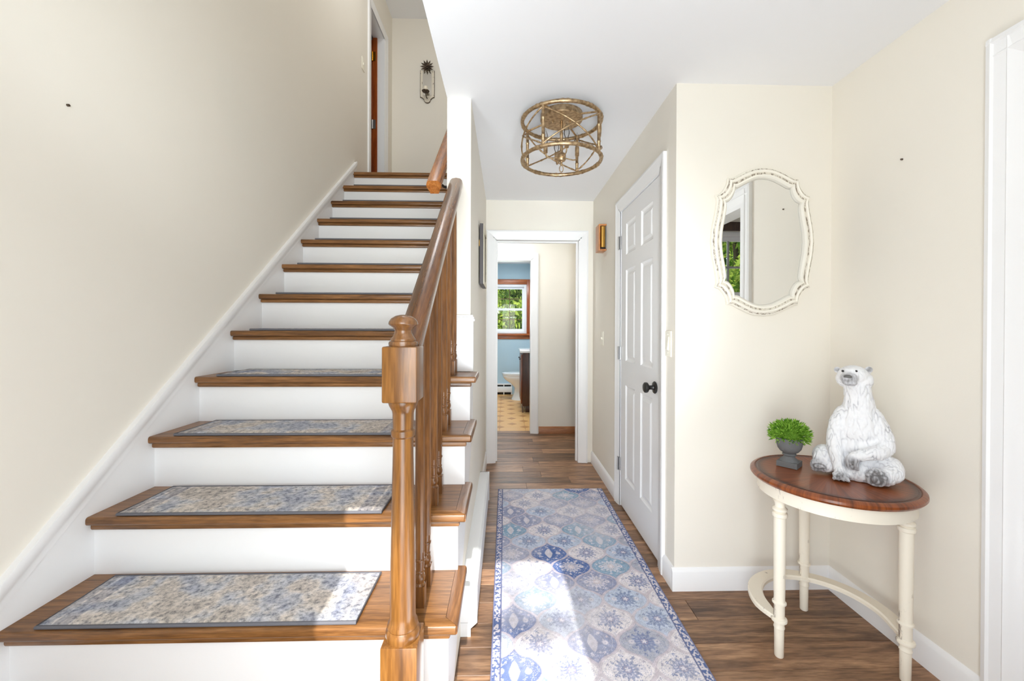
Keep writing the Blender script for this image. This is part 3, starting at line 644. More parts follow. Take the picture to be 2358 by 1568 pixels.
# skirt board with moulded cap on the left wall
sl = (2.717 - .533) / (3.789 - 1.143)
def ztop(y): return .533 + sl * (y - 1.143)
MB().prism([(.62, 0), (1.3, 0), (3.789, 2.3), (3.789, ztop(3.789) - .004), (.62, ztop(.62) - .004)], 0, XLW, XL).build('skirt_board', M['white'], st)
cap = MB(); secs = [(0, 0.0), (.010, 0.0), (.013, -.012), (.010, -.030), (.006, -.040), (.006, -.056), (0, -.06)]
vs = []
for y in (.62, 3.789):
    for o, dz in secs: vs.append((XL + o, y, ztop(y) + dz * 1.3))
n_ = len(secs); cap.add(vs, [tuple(range(n_)), tuple(range(2*n_ - 1, n_ - 1, -1))] + [(i, (i+1) % n_, (i+1) % n_ + n_, i + n_) for i in range(n_)])
cap.build('skirt_cap', M['white'], st)
# saw-tooth stringer on the hall side
pts = [(D0 + .036, 0), (D0 + .036, RISE - .03)]
for k in range(1, 5):
    pts += [(D0 + k * RUN + .036, RISE * k - .03), (D0 + k * RUN + .036, RISE * (k + 1) - .03)]
pts += [(2.056, 1.0 - .03), (2.056, .72), (1.20, 0)]
MB().prism(pts, 0, XH, -.1592).build('stringer', M['white'], st)
tb = tag(MB().box(-.294, -.157, 2.044, 2.072, 1.002, 1.25).box(-.298, -.150, 2.038, 2.076, 1.25, 1.262).box(-.296, -.154, 2.041, 2.074, 1.262, 1.272).box(-.293, -.159, 2.046, 2.07, 1.272, 1.282).build('trim_4', M['white'], None, bevel=.002), 'white base board with cap at the foot of the narrow wall end', 'trim', kind='structure')

# stair railing
rl = thing('stair_railing', (-.25, 1.02, .2), 'brown turned newel post with handrail and balusters beside the stairs', 'railing')
NX, NY, hw = -.25, 1.022, .0415
nb = MB().box(NX - hw - .002, NX + hw + .002, NY - hw - .002, NY + hw + .002, .201, .462).build('newel_post', M['newel'], rl, bevel=.003)
nb['label'] = 'turned newel post with mushroom cap'
MB().box(NX - hw, NX + hw, NY - hw, NY + hw, 1.042, 1.176).build('newel_block', M['newel'], nb, bevel=.004, bseg=2)
MB().lathe([(.040, .462), (.041, .470), (.0405, .480), (.036, .487), (.0375, .490), (.036, .498), (.0315, .506), (.031, .52), (.0305, .60), (.0285, .72), (.0262, .84), (.0245, .935), (.0245, .952), (.0285, .956), (.0295, .963), (.0285, .970), (.0245, .974), (.0248, .985), (.0255, 1.010), (.027, 1.018), (.0335, 1.030), (.036, 1.038), (.036, 1.042)], (NX, NY, 0), 32).build('newel_shaft', M['newel'], nb)
MB().lathe([(.034, 1.176), (.0355, 1.181), (.034, 1.187), (.030, 1.189), (.0305, 1.193), (.0255, 1.199), (.021, 1.208), (.0205, 1.214), (.0255, 1.222), (.0335, 1.227), (.0355, 1.230), (.0345, 1.236), (.029, 1.244), (.019, 1.250), (.008, 1.2525), (.001, 1.253)], (NX, NY, 0), 32).build('newel_cap', M['newel_dark'], nb)
# handrail
P0, P1 = Vector((-.245, 1.04, 1.192)), Vector((-.245, 2.056, 1.962))
L_ = (P1 - P0).length; ang = math.atan2(P1.z - P0.z, P1.y - P0.y); slope = (P1.z - P0.z) / (P1.y - P0.y)
prof = [(-.026, -.056), (-.026, -.044), (-.0305, -.036), (-.032, -.022), (-.029, -.010), (-.020, -.003), (0, 0), (.020, -.003), (.029, -.010), (.032, -.022), (.0305, -.036), (.026, -.044), (.026, -.056)]
def railpart(name, prof, P0, P1, mat, parent, ext=.0):
    ang = math.atan2(P1.z - P0.z, P1.y - P0.y); L_ = (P1 - P0).length
    # plumb cut ends: shear each end in local frame
    t_ = math.tan(ang); m = MB(); n_ = len(prof); vs = []
    for base in (0, L_):
        for x, z in prof: vs.append((x, base + z * t_ * (1 if ext == 0 else 0), z))
    m.add(vs, [tuple(range(n_)), tuple(range(2*n_ - 1, n_ - 1, -1))] + [(i, (i+1) % n_, (i+1) % n_ + n_, i + n_) for i in range(n_)])
    o = m.build(name, mat, None, origin=(0, 0, 0), angle=R(40)); o.rotation_euler = (ang, 0, 0); place(o, P0, parent); return o
railpart('handrail', prof, P0, P1, M['rail'], rl)
# balusters, two per tread
def baluster_mb(x, y, z0, z1):
    m = MB(); h = .0165
    m.box(x - h, x + h, y - h, y + h, z0, z0 + .062)
    m.lathe([(.0165, z0 + .062), (.0125, z0 + .068), (.0155, z0 + .076), (.0165, z0 + .083), (.0145, z0 + .092), (.0115, z0 + .096), (.0142, z0 + .098), (.0142, z0 + .102), (.012, z0 + .105), (.0135, z0 + .125), (.0135, z0 + .130), (.0158, z0 + .132), (.0158, z0 + .137), (.0135, z0 + .140), (.0140, z0 + .16)], (x, y, 0), 16)
    m.lathe([(.0142, z0 + .158), (.0148, z0 + .3), (.0125, z1 - .02), (.0125, z1)], (x, y, 0), 10)
    return m
for k, ys2 in ((1, (1.225, 1.325)), (2, (1.455, 1.56)), (3, (1.69, 1.795)), (4, (1.925, 2.02))):
    for y in ys2:
        zr = P0.z + (y - P0.y) * slope - .056 / math.cos(ang)
        baluster_mb(-.25, y, RISE * (k + 1), zr + .012).build('baluster', M['baluster'], rl, angle=R(25))
# wall handrail on the stair side
wr = thing('wall_handrail', (-.362, 2.1, 1.9), 'amber brown wall handrail on dark bracket at the upper stairs', 'handrail')
Q0 = Vector((-.362, 2.08, 1.955)); Q1 = Vector((-.362, 4.0, 1.955 + 1.92 * .852))
prof2 = [(-.022, -.068), (-.030, -.050), (-.039, -.034), (-.040, -.022), (-.034, -.006), (-.022, -.001), (.022, -.001), (.034, -.006), (.040, -.022), (.039, -.034), (.030, -.050), (.022, -.068)]
prof2 = [(x * .95, z) for x, z in prof2]
railpart('rail', prof2, Q0, Q1, M['wall_rail'], wr, 1)
for yy in (2.26, 3.6):
    zz = Q0.z + (yy - Q0.y) * .852 - .088
    MB().tube([(-.291, yy, zz - .045), (-.305, yy, zz - .045), (-.335, yy, zz - .035), (-.358, yy, zz - .015), (-.362, yy, zz + .008)], .007, 8).lathe([(.022, 0), (.022, -.006), (.001, -.008)], (-.2905, yy, zz - .045), 14, 0).build('bracket', M['black_metal'], wr)

# stair mats
WH = ['bottom', 'second', 'third', 'fourth', 'fifth', 'sixth', 'seventh', 'eighth', 'ninth', 'tenth', 'top']
for k in range(1, 12):
    y0, zt = D0 + k * RUN, RISE * (k + 1)
    xa, xb = -1.272, -.405; ya, ye = y0 + .010, y0 + .246
    lab = ('worn grey and blue stair mat on the lowest visible step' if k == 1 else 'worn grey beige stair mat on the highest step below the landing' if k == 11 else
           'worn grey beige stair mat on the %s step up from the lowest visible one' % WH[k - 1])
    s = thing('stair_mat', ((xa + xb) / 2, (ya + ye) / 2, zt), lab, 'stair mat', 'stair mats on the treads')
    # pile: a soft slab with a slightly uneven surface
    nx_, ny_ = 60, 14; vs = []; fs = []; rr = random.Random(k)
    for j in range(ny_ + 1):
        for i in range(nx_ + 1):
            e = min(i, nx_ - i, j * 2, (ny_ - j) * 2); hz = .0105 + (rr.random() - .5) * .0012 - (.003 if e == 0 else 0)
            vs.append((xa + .006 + (xb - xa - .012) * i / nx_, ya + .005 + (ye - ya - .010) * j / ny_, zt + .0005 + hz))
    for j in range(ny_):
        for i in range(nx_): q = j * (nx_ + 1) + i; fs.append((q, q + 1, q + nx_ + 2, q + nx_ + 1))
    m = MB().add(vs, fs); m.box(xa + .006, xb - .006, ya + .005, ye - .005, zt + .0005, zt + .006)
    m.build('pile', M['mat_pile'], s, angle=R(80))
    MB().tube([(xa + .004, ya + .004, zt + .0055), (xb - .004, ya + .004, zt + .0055), (xb - .004, ye - .004, zt + .0055), (xa + .004, ye - .004, zt + .0055)], .0052, 8, True).build('binding', M['binding'], s, angle=R(60))

# ================================================================== runner rug
def srgb(c): return np.array(lin(c)[:3])
def build_rug():
    x0, x1, y0, y1 = -.045, .730, .42, 3.088; res = .003
    nx, ny = int((x1 - x0) / res) + 1, int((y1 - y0) / res) + 1
    X, Y = np.meshgrid(np.linspace(x0, x1, nx), np.linspace(y0, y1, ny))
    rng = np.random.RandomState(5)
    # smooth value noise
    def vn(sx, sy, seed):
        r = np.random.RandomState(seed); gx = int((x1 - x0) / sx) + 3; gy = int((y1 - y0) / sy) + 3; g = r.rand(gy, gx)
        u = (X - x0) / sx; v = (Y - y0) / sy; i = u.astype(int); j = v.astype(int); fu = u - i; fv = v - j
        fu = fu * fu * (3 - 2 * fu); fv = fv * fv * (3 - 2 * fv)
        return (g[j, i] * (1 - fu) + g[j, i + 1] * fu) * (1 - fv) + (g[j + 1, i] * (1 - fu) + g[j + 1, i + 1] * fu) * fv
    p, L = .1008, .252; ox, oy = .038, 1.577
    wob = (vn(.05, .05, 11) - .5) * .006
    U = X - ox + wob; V = Y - oy + wob
    # ogee lattice: curves C_n(v) = n p +- p/2 cos
    base = np.full(X.shape, 1e9); cell_n = np.zeros(X.shape, int)
    w = np.cos(2 * np.pi * V / L); w = np.sign(w) * np.abs(w) ** .72
    n0 = np.floor(U / p + .5).astype(int)
    best = np.full(X.shape, -10 ** 6); left = np.zeros_like(U); rightc = np.zeros_like(U)
    for dn in (-2, -1, 0, 1, 2):
        n = n0 + dn; s = np.where(n % 2 == 0, 1, -1); c = (n - .5) * p + s * p * .5 * w
        ok = c <= U; best = np.where(ok, np.maximum(best, n), best)
    n = best; s = np.where(n % 2 == 0, 1, -1)
    cl = (n - .5) * p + s * p * .5 * w; n1 = n + 1; s1 = -s; cr_ = (n1 - .5) * p + s1 * p * .5 * w
    dist = np.minimum(U - cl, cr_ - U)                  # horizontal distance to boundary
    slopev = np.abs(p * .5 * 2 * np.pi / L * np.sin(2 * np.pi * V / L)); dist = dist / np.sqrt(1 + slopev ** 2)
    even = n % 2 == 0
    row = np.where(even, np.floor(V / L), np.floor(V / L + .5)).astype(int)
    cu = n * p; cv = np.where(even, (row + .5) * L, row * L)
    du = U - cu; dv = V - cv
    h = (n * 7919 + row * 104729 + even * 31) % 1000003
    rnd = np.abs(np.sin(h * 12.9898) * 43758.5453) % 1
    rnd2 = np.abs(np.sin(h * 78.233) * 12543.123) % 1
    cream, lblue, slate, teal, navy, grey = map(srgb, [(226, 220, 222), (192, 202, 218), (150, 156, 184), (138, 166, 190), (90, 114, 166), (178, 180, 192)])
    pal = np.array([cream, cream, lblue, grey, slate, slate, teal, navy, lblue, cream]); ci = (rnd * len(pal)).astype(int)
    bgc = pal[ci]; light_cell = np.isin(ci, [0, 1, 2, 8, 9, 3])
    ink_d = srgb((104, 120, 164)); ink_l = srgb((222, 216, 220)); ink_r = srgb((214, 178, 170))
    fig = np.where(light_cell[..., None], ink_d, ink_l)
    col = bgc.copy()
    def over(c, a): 
        nonlocal col
        a = np.clip(a, 0, 1)[..., None]; col = col * (1 - a) + c * a
    r = np.hypot(du, dv * .95); th = np.arctan2(dv, du)
    ed = lambda d, wdt: np.clip(1 - np.abs(d) / wdt, 0, 1)
    rosette = rnd2 < .68
    # rosette: two petal rings and a heart
    pet = .040 + .006 * np.cos(th * 14); pet2 = .022 + .004 * np.cos(th * 10 + .5)
    over(fig, rosette * (r < pet) * .55); over(bgc, rosette * (r < pet2 + .004) * .6); over(fig, rosette * (r < pet2) * .75)
    over(fig, rosette * ed(r - pet, .0025) * .8); over(fig, rosette * (r < .041) * (np.cos(th * 14) > .86) * (r > .022) * .8)
    over(ink_l, rosette * (r < .009 + .003 * np.cos(th * 5)) * .9); over(ink_r, rosette * ed(r - .013, .002) * .5)
    # leaf palmette for the others
    lw = .020 * np.clip(1 - np.abs(dv) / .045, 0, 1) ** .6
    leafm = (~rosette) & (np.abs(du) < lw); over(ink_l, leafm * .75); over(fig, (~rosette) * ed(np.abs(du) - lw, .002) * (np.abs(dv) < .045) * .7); over(fig, leafm * ed(np.abs(du), .0015) * .8); over(fig, leafm * ((np.abs(dv * 1.0 - np.abs(du) * .8) * 160 % 1) < .25) * .5)
    # vine of small blossoms following the cell outline
    scale_r = np.maximum(dist, 0)
    vine = .020 + .004 * np.sin(th * 9 + rnd * 6); over(fig, ed(scale_r - vine, .0016) * .55 * (r > .042))
    for kf, (rad, cnt, ph, sz) in enumerate([(.058, 7, 0, .0075), (.074, 5, .4, .0065), (.05, 9, .25, .0045)]):
        a0 = np.round((th - ph) / (2 * np.pi / cnt)) * (2 * np.pi / cnt) + ph
        fu_, fv_ = du - rad * np.cos(a0) * .95, dv - rad * np.sin(a0) * 1.1
        fr = np.hypot(fu_, fv_); ft = np.arctan2(fv_, fu_); m_ = (fr < sz * (.75 + .3 * np.cos(ft * 5 + h % 5))) & (dist > .010)
        over(fig if kf != 1 else (fig * .7 + ink_r * .3), m_ * .85); over(bgc * .7 + ink_l * .3, (fr < sz * .28) * (dist > .01) * .9)
        over(fig, (fr < sz * .38) * (np.hypot(fu_ - sz, fv_ + sz) > 0) * 0)
    lf = np.sin(du * 420 + np.sin(dv * 300) * 2) * np.sin(dv * 380 + np.sin(du * 260) * 2)
    over(fig, (lf > .72) * (r > .042) * (dist > .009) * .55)
    # pale braided outline between cells
    band = srgb((208, 198, 204)); lineD = srgb((160, 152, 172))
    over(band, (dist < .0050) * .85); over(lineD, ed(dist - .0060, .0016) * .75); over(lineD, ed(dist - .0015, .0014) * .35)
    # four petal knot at the lattice joints
    jd = np.hypot(U - np.round(U / p - .5) * p - p * .5, (V + L / 4) % (L / 2) - L / 4)
    jm = (jd < .013) & (np.abs(w) > .8); over(ink_l, jm * .7); over(ink_d, ed(jd - .012, .0016) * (np.abs(w) > .8) * .45); over(ink_d, (jd < .003) * (np.abs(w) > .8) * .6)
    # worn fading and mottling
    fade = vn(.30, .34, 1) * .6 + vn(.12, .12, 2) * .4; over(srgb((206, 204, 212)), np.clip((fade - .42) * 1.5, 0, .5))
    col *= (1 + (vn(.012, .012, 4)[..., None] - .5) * .22) * (1 + (rng.rand(*X.shape)[..., None] - .5) * .16)
    # printed border strip along the long edges and ends
    eX = np.minimum(X - x0, x1 - X); eY = np.minimum(Y - y0, y1 - Y)
    bd = (eX < .030); tt = np.where(eX < .030, Y, X)
    motif = np.sin(tt * 2 * np.pi / .032 + np.sin(eX * 300) * 1.2) * np.cos((eX - .014) * 150)
    nb_ = vn(.006, .006, 9)
    bcol = np.where((motif * .7 + (nb_ - .5) * 2.4)[..., None] > -.05, srgb((212, 206, 212)), srgb((96, 112, 156)))
    a = bd[..., None].astype(float); col = col * (1 - a) + bcol * a
    ln_ = ((eX > .030) & (eX < .0335))[..., None] | (eX < .003)[..., None]; col = np.where(ln_, srgb((110, 116, 150)), col)
    col = np.where((eY < .006)[..., None] & ~bd[..., None], srgb((190, 178, 180)), col)
    Z = np.full(X.shape, .0062) + (vn(.35, .3, 21) - .5) * .002
    Z[0, :] = Z[-1, :] = .0005; Z[:, 0] = Z[:, -1] = .0005
    c = Vector(((x0 + x1) / 2, (y0 + y1) / 2, 0))
    vs = np.stack([X - c.x, Y - c.y, Z], -1).reshape(-1, 3)
    idx = np.arange(nx * ny).reshape(ny, nx); q = np.stack([idx[:-1, :-1], idx[:-1, 1:], idx[1:, 1:], idx[1:, :-1]], -1).reshape(-1, 4)
    me = bpy.data.meshes.new('runner_rug'); me.vertices.add(len(vs)); me.vertices.foreach_set('co', vs.ravel())
    me.loops.add(q.size); me.loops.foreach_set('vertex_index', q.ravel().astype(np.int32)); me.polygons.add(len(q)); me.polygons.foreach_set('loop_start', np.arange(0, q.size, 4, dtype=np.int32))
    try: me.polygons.foreach_set('loop_total', np.full(len(q), 4, dtype=np.int32))
    except Exception: pass
    me.update(); me.validate()
    at = me.attributes.new('pattern', 'FLOAT_COLOR', 'POINT'); at.data.foreach_set('color', np.concatenate([np.clip(col, 0, 1).reshape(-1, 3), np.ones((nx * ny, 1))], 1).ravel().astype(np.float32))
    me.materials.append(M['rug']); me.polygons.foreach_set('use_smooth', [True] * len(me.polygons))
    o = bpy.data.objects.new('runner_rug', me); COL.objects.link(o); o.location = c; WL[o.name] = c
    tag(o, 'long blue and cream runner rug with ogee medallions on the hall floor', 'rug')
    MB().tube([(x0, y0, .0035), (x1, y0, .0035), (x1, y1, .0035), (x0, y1, .0035)], .0034, 8, True).build('binding', paint('blue grey rug binding', (118, 122, 150), .9, .1, .2, 400, .1), o, angle=R(60))
build_rug()

# ================================================================== baseboard heater in the hall
ht = thing('baseboard_heater', (-.135, 2.26, 0), 'long white metal baseboard heater along the stair wall', 'heater')
hy0, hy1 = 1.63, 2.91
MB().prism([(XH, .02), (XH, .200), (-.118, .200), (-.110, .192), (-.110, .19), (-.114, .188), (-.160, .196), (-.164, .02)], 1, hy0, hy1).build('back_panel', M['heater'], ht)
MB().prism([(-.112, .05), (-.108, .05), (-.108, .178), (-.120, .188), (-.122, .184), (-.112, .175)], 1, hy0 + .004, hy1).build('front_cover', M['heater'], ht)
MB().box(XH, -.106, hy0 - .004, hy0 + .006, .055, .201).box(XH, -.132, hy0 - .004, hy0 + .006, .0, .056).add([(-.106, hy0 - .004, .056), (-.132, hy0 - .004, .056), (-.132, hy0 - .004, .032), (-.106, hy0 + .006, .056), (-.132, hy0 + .006, .056), (-.132, hy0 + .006, .032)], [(0, 1, 2), (3, 5, 4), (0, 3, 4, 1), (1, 4, 5, 2), (2, 5, 3, 0)]).build('end_cap', M['heater'], ht)
MB().box(XH, -.107, hy1 - .006, hy1 + .004, 0, .2).build('end_cap', M['heater'], ht)
MB().tube([(-.142, hy0 + .01, .1), (-.142, hy1 - .01, .1)], .011, 10).build('pipe', M['steel'], ht)

# ================================================================== ceiling light
cl = thing('ceiling_light', (.30, 2.20, ZC), 'antique gold bamboo drum ceiling light with four candle bulbs', 'ceiling light')
cx_, cy_, RR, zu, zl = .298, 2.20, .209, 2.318, 2.112
def bamboo_ring(z, r, tr_, nk):
    n = nk * 10; P = []; rad = []
    for i in range(n):
        a = 2 * math.pi * i / n + .2; P.append((cx_ + r * math.cos(a), cy_ + r * math.sin(a), z)); q = i % 10
        rad.append(tr_ * (1.22 if q in (0, 2) else 1.02 if q == 1 else 1))
    return MB().tube(P, rad, 12, True)
bamboo_ring(zu, RR, .0098, 10).build('ring', M['bronze'], cl, angle=R(60)); bamboo_ring(zl, RR, .0098, 10).build('ring', M['bronze'], cl, angle=R(60))
base_a = -math.pi / 2 - R(33)
angs = [base_a + k * math.pi / 2 for k in range(4)]
for a in angs:
    x, y = cx_ + RR * math.cos(a), cy_ + RR * math.sin(a)
    zz = [zl, zl + .05, zl + .052, zl + .056, zl + .058, zl + .135, zl + .137, zl + .141, zl + .143, zu]; rr_ = [.0085, .0085, .0105, .0105, .0085, .0085, .0105, .0105, .0085, .0085]
    MB().tube([(x, y, z) for z in zz], rr_, 10).build('post', M['bronze'], cl, angle=R(60))
for k, a in enumerate(angs):
    for d_ in (0, 1):
        P = []; rad = []
        for i in range(33):
            f = i / 32; aa = a + f * math.pi / 2; zf = zl + .012 + (zu - zl - .024) * (f if d_ else 1 - f)
            rr_ = RR + (.003 if d_ else -.003)
            P.append((cx_ + rr_ * math.cos(aa), cy_ + rr_ * math.sin(aa), zf)); rad.append(.0056 if i in (3, 11, 21, 29) else .0040)
        MB().tube(P, rad, 8).build('cross_bar', M['bronze'], cl, angle=R(60))
MB().lathe([(.112, ZC - .001), (.112, ZC - .030), (.108, ZC - .034), (.02, ZC - .034), (.001, ZC - .034)], (cx_, cy_, 0), 40).build('canopy', M['bronze'], cl)
# spokes under the ceiling from canopy to the top ring
for a in angs:
    MB().tube([(cx_ + .10 * math.cos(a), cy_ + .10 * math.sin(a), ZC - .022), (cx_ + RR * math.cos(a), cy_ + RR * math.sin(a), zu)], .005, 8).build('spoke', M['bronze'], cl)
for dx, dy in ((-.045, -.0), (.045, .0)):
    MB().lathe([(.005, ZC - .034), (.005, ZC - .042), (.001, ZC - .046)], (cx_ + dx, cy_ + dy, 0), 8).build('screw', M['bronze'], cl)
MB().lathe([(.007, ZC - .034), (.007, 2.26), (.0095, 2.258), (.0095, 2.25), (.0085, 2.248), (.0085, 2.15), (.021, 2.148), (.024, 2.142), (.024, 2.118), (.020, 2.110), (.009, 2.106), (.006, 2.102), (.006, 2.085), (.001, 2.083)], (cx_, cy_, 0), 20).build('stem', M['bronze'], cl)
lp = [(cx_ + .010 * math.cos(t_), cy_, 2.068 + .018 * math.sin(t_)) for t_ in np.linspace(0, 2 * math.pi, 25)[:-1]]
MB().tube(lp, .0022, 8, True).build('loop', M['bronze'], cl)
for k in range(4):
    a = R(10) + k * math.pi / 2; ca, sa = math.cos(a), math.sin(a)
    pt = lambda r_, z_: (cx_ + r_ * ca, cy_ + r_ * sa, z_)
    arm = MB().tube([pt(.02, 2.126), pt(.065, 2.120), pt(.078, 2.122), pt(.086, 2.130), pt(.088, 2.145)], .0035, 8).build('arm', M['bronze'], cl)
    MB().lathe([(.006, 2.142), (.011, 2.144), (.011, 2.190), (.008, 2.192)], pt(.088, 0), 16).build('socket', M['bronze'], arm)
    MB().lathe([(.006, 2.190), (.010, 2.20), (.0145, 2.215), (.0145, 2.225), (.010, 2.245), (.004, 2.262), (.0008, 2.272)], pt(.088, 0), 16).build('bulb', M['bulb'], arm)['label'] = 'clear flame shaped bulb'

# ================================================================== wall mirror
mr = thing('wall_mirror', (1.195, YC, 1.62), 'oval wall mirror in a scalloped distressed cream frame', 'mirror')
def mirror_outline():
    def spline(pts, n=7):     # Catmull-Rom through the points of one arc between two cusps
        P = [np.array(p) for p in pts]; P = [2 * P[0] - P[1]] + P + [2 * P[-1] - P[-2]]; q = []
        for i in range(1, len(P) - 2):
            for k in range(n):
                t_ = k / n; a, b_, c, d_ = P[i-1:i+3]
                q.append(tuple(.5 * (2 * b_ + (c - a) * t_ + (2*a - 5*b_ + 4*c - d_) * t_**2 + (3*b_ - a - 3*c + d_) * t_**3)))
        return q
    q = spline([(0, .344), (.05, .337), (.10, .3165), (.135, .2985), (.151, .2925), (.167, .2925)])
    q += spline([(.167, .293), (.171, .266), (.184, .240), (.202, .221), (.224, .212)])
    q += spline([(.224, .212), (.2175, .195), (.218, .17), (.2265, .12), (.238, .06), (.243, 0)]) + [(.243, 0)]
    full = q[:]
    full += [(x, -z) for x, z in reversed(q[:-1])]
    full += [(-x, -z) for x, z in q[1:]]
    full += [(-x, z) for x, z in reversed(q[1:-1])]
    return full
OUT = mirror_outline(); nO = len(OUT)
def inset(d_): return [(x * (1 - d_ / .243), z * (1 - d_ / .344)) for x, z in OUT]
fp = [(0, .0, 0), (0, .011, 0), (.002, .016, 0), (.0045, .016, 1), (.0085, .019, 1), (.0115, .020, 1), (.0125, .023, 0), (.018, .027, 0), (.0235, .024, 0), (.0250, .019, 1), (.0290, .0195, 1), (.0330, .0185, 1), (.0345, .022, 0), (.041, .0235, 0), (.048, .017, 0), (.0525, .008, 0), (.053, .002, 0)]
MX, MZ = 1.195, 1.622
m = MB(); vs = []
for ins, pr, _ in fp: vs += [(MX + x, YC - .001 - pr, MZ + z) for x, z in inset(ins)]
for i in range(len(fp) - 1):
    mi = 1 if (fp[i][2] and fp[i + 1][2]) else 0
    m.add([vs[i * nO + k] for k in range(nO)] + [vs[(i + 1) * nO + k] for k in range(nO)], [(k, (k + 1) % nO, nO + (k + 1) % nO, nO + k) for k in range(nO)], mi)
fr = m.build('frame', [M['cream_frame'], M['groove']], mr, angle=R(50))
gi = inset(.0528); MB().prism([(MX + x, MZ + z) for x, z in gi], 1, YC - .0065, YC - .002).build('mirror_glass', M['mirror'], mr, smooth=False)

# ================================================================== round table
tb = thing('round_table', (1.245, 1.54, 0), 'small round three legged table with brown top and distressed cream base', 'table')
TX, TY, TZ = 1.245, 1.54, .662
MB().lathe([(.235, TZ - .026), (.262, TZ - .024), (.268, TZ - .016), (.267, TZ - .008), (.260, TZ - .002), (.252, TZ), (.248, TZ - .003), (.244, TZ - .003), (.240, TZ), (.236, TZ - .001), (.001, TZ - .001)], (TX, TY, 0), 72).build('tabletop', M['tabletop'], tb, origin=(TX, TY, TZ))
ap = MB(); ns = 72; vs = []
for r_, z in ((.243, TZ - .026), (.243, TZ - .075), (.225, TZ - .075), (.225, TZ - .026)):
    vs += [(TX + r_ * math.cos(2 * math.pi * k / ns), TY + r_ * math.sin(2 * math.pi * k / ns), z) for k in range(ns)]
ap.add(vs, [(q * ns + k, q * ns + (k + 1) % ns, ((q + 1) % 4) * ns + (k + 1) % ns, ((q + 1) % 4) * ns + k) for q in range(4) for k in range(ns)])
ap.build('apron', M['cream_table'], tb)
legprof = [(r_ * (1.09 if r_ > .0205 else 1), z_) for r_, z_ in [(.0135, 0), (.0155, .003), (.0165, .10), (.0165, .106), (.0185, .108), (.0185, .112), (.017, .114), (.017, .130), (.0235, .133), (.0245, .138), (.0235, .143), (.018, .147), (.018, .196), (.0215, .199), (.0215, .204), (.0185, .208), (.0195, .35), (.0205, .47), (.020, .52), (.0225, .523), (.0235, .530), (.0225, .536), (.019, .540), (.0225, .546), (.0225, .553), (.017, .560), (.0165, .568), (.020, .578), (.022, .583), (.018, .588)]]
lx = [(1.025, 1.505), (1.302, 1.752), (1.392, 1.388)]
for x, y in lx: MB().lathe(legprof, (x, y, 0), 24).build('leg', M['cream_table'], tb, angle=R(40))
ccx, ccy = sum(p[0] for p in lx) / 3, sum(p[1] for p in lx) / 3
a0 = math.atan2(lx[0][1] - ccy, lx[0][0] - ccx); a2 = math.atan2(lx[2][1] - ccy, lx[2][0] - ccx)
if a0 < 0: a0 += 2 * math.pi
m = MB(); ring = [(-.027, -.008), (-.027, .004), (-.022, .009), (.022, .009), (.027, .004), (.027, -.008)]; nn = 48; vs = []
for i in range(nn + 1):
    f = i / nn; a = a0 + (a2 - a0) * f; rr_ = .221 + .010 * math.sin(3 * math.pi * f) ** 2 * 0 + (.018 * math.sin(math.pi * f * 2) if f < .5 else -.012 * math.sin(math.pi * (f * 2 - 1)))
    k_ = .45 + .55 * min(1, min(f, 1 - f) / .08)
    vs += [(ccx + (rr_ + o * k_) * math.cos(a), ccy + (rr_ + o * k_) * math.sin(a), .140 + z) for o, z in ring]
q = len(ring)
m.add(vs, [tuple(range(q)), tuple(range(nn * q + q - 1, nn * q - 1, -1))] + [(i * q + k, i * q + (k + 1) % q, (i + 1) * q + (k + 1) % q, (i + 1) * q + k) for i in range(nn) for k in range(q)])
m.build('stretcher', M['cream_table'], tb)

# ================================================================== potted topiary
pp = thing('potted_topiary', (1.158, 1.645, TZ), 'small green artificial boxwood ball in a grey stone urn', 'plant')
px_, py_ = 1.158, 1.645
rz = R(40); ps = MB(); hs = .036
def rotp(x, y): return (px_ + x * math.cos(rz) - y * math.sin(rz), py_ + x * math.sin(rz) + y * math.cos(rz))
sq = [rotp(-hs, -hs), rotp(hs, -hs), rotp(hs, hs), rotp(-hs, hs)]
ps.prism(sq, 2, TZ + .0005, TZ + .022)
ps.lathe([(.033, TZ + .022), (.030, TZ + .028), (.021, TZ + .036), (.0195, TZ + .042), (.0245, TZ + .046), (.0245, TZ + .050), (.021, TZ + .053), (.032, TZ + .060), (.041, TZ + .072), (.0455, TZ + .088), (.047, TZ + .104), (.0505, TZ + .110), (.0505, TZ + .116), (.046, TZ + .117), (.044, TZ + .108), (.001, TZ + .107)], (px_, py_, 0), 32)
ps.build('urn', M['stone'], pp, bevel=0, angle=R(35))
m = MB(); rg = random.Random(2); fc = Vector((px_, py_, TZ + .128))
m.ball(fc, (.044, .044, .040), 12, 8)
for i in range(1500):
    u_ = rg.uniform(-.42, 1); a = rg.uniform(0, 2 * math.pi); s_ = math.sqrt(1 - u_ * u_)
    dr = Vector((s_ * math.cos(a), s_ * math.sin(a), u_)); rad = rg.uniform(.60, .88)
    p = fc + Vector((dr.x * .079 * rad, dr.y * .079 * rad, dr.z * .062 * rad))
    dd = (dr + Vector((rg.uniform(-.6, .6), rg.uniform(-.6, .6), rg.uniform(-.3, .7))) * .8).normalized()
    sd = dd.cross(Vector((rg.uniform(-1, 1), rg.uniform(-1, 1), rg.uniform(-1, 1)))).normalized(); nrm = dd.cross(sd)
    L2 = rg.uniform(.012, .019); w2 = rg.uniform(.0018, .0028)
    m.add([p, p + dd * L2 * .45 + sd * w2 + nrm * .001, p + dd * L2 + nrm * -.002, p + dd * L2 * .45 - sd * w2 + nrm * .001], [(0, 1, 2), (0, 2, 3)])
tag(m.build('foliage', M['box_leaf'], pp, smooth=False), kind='stuff')

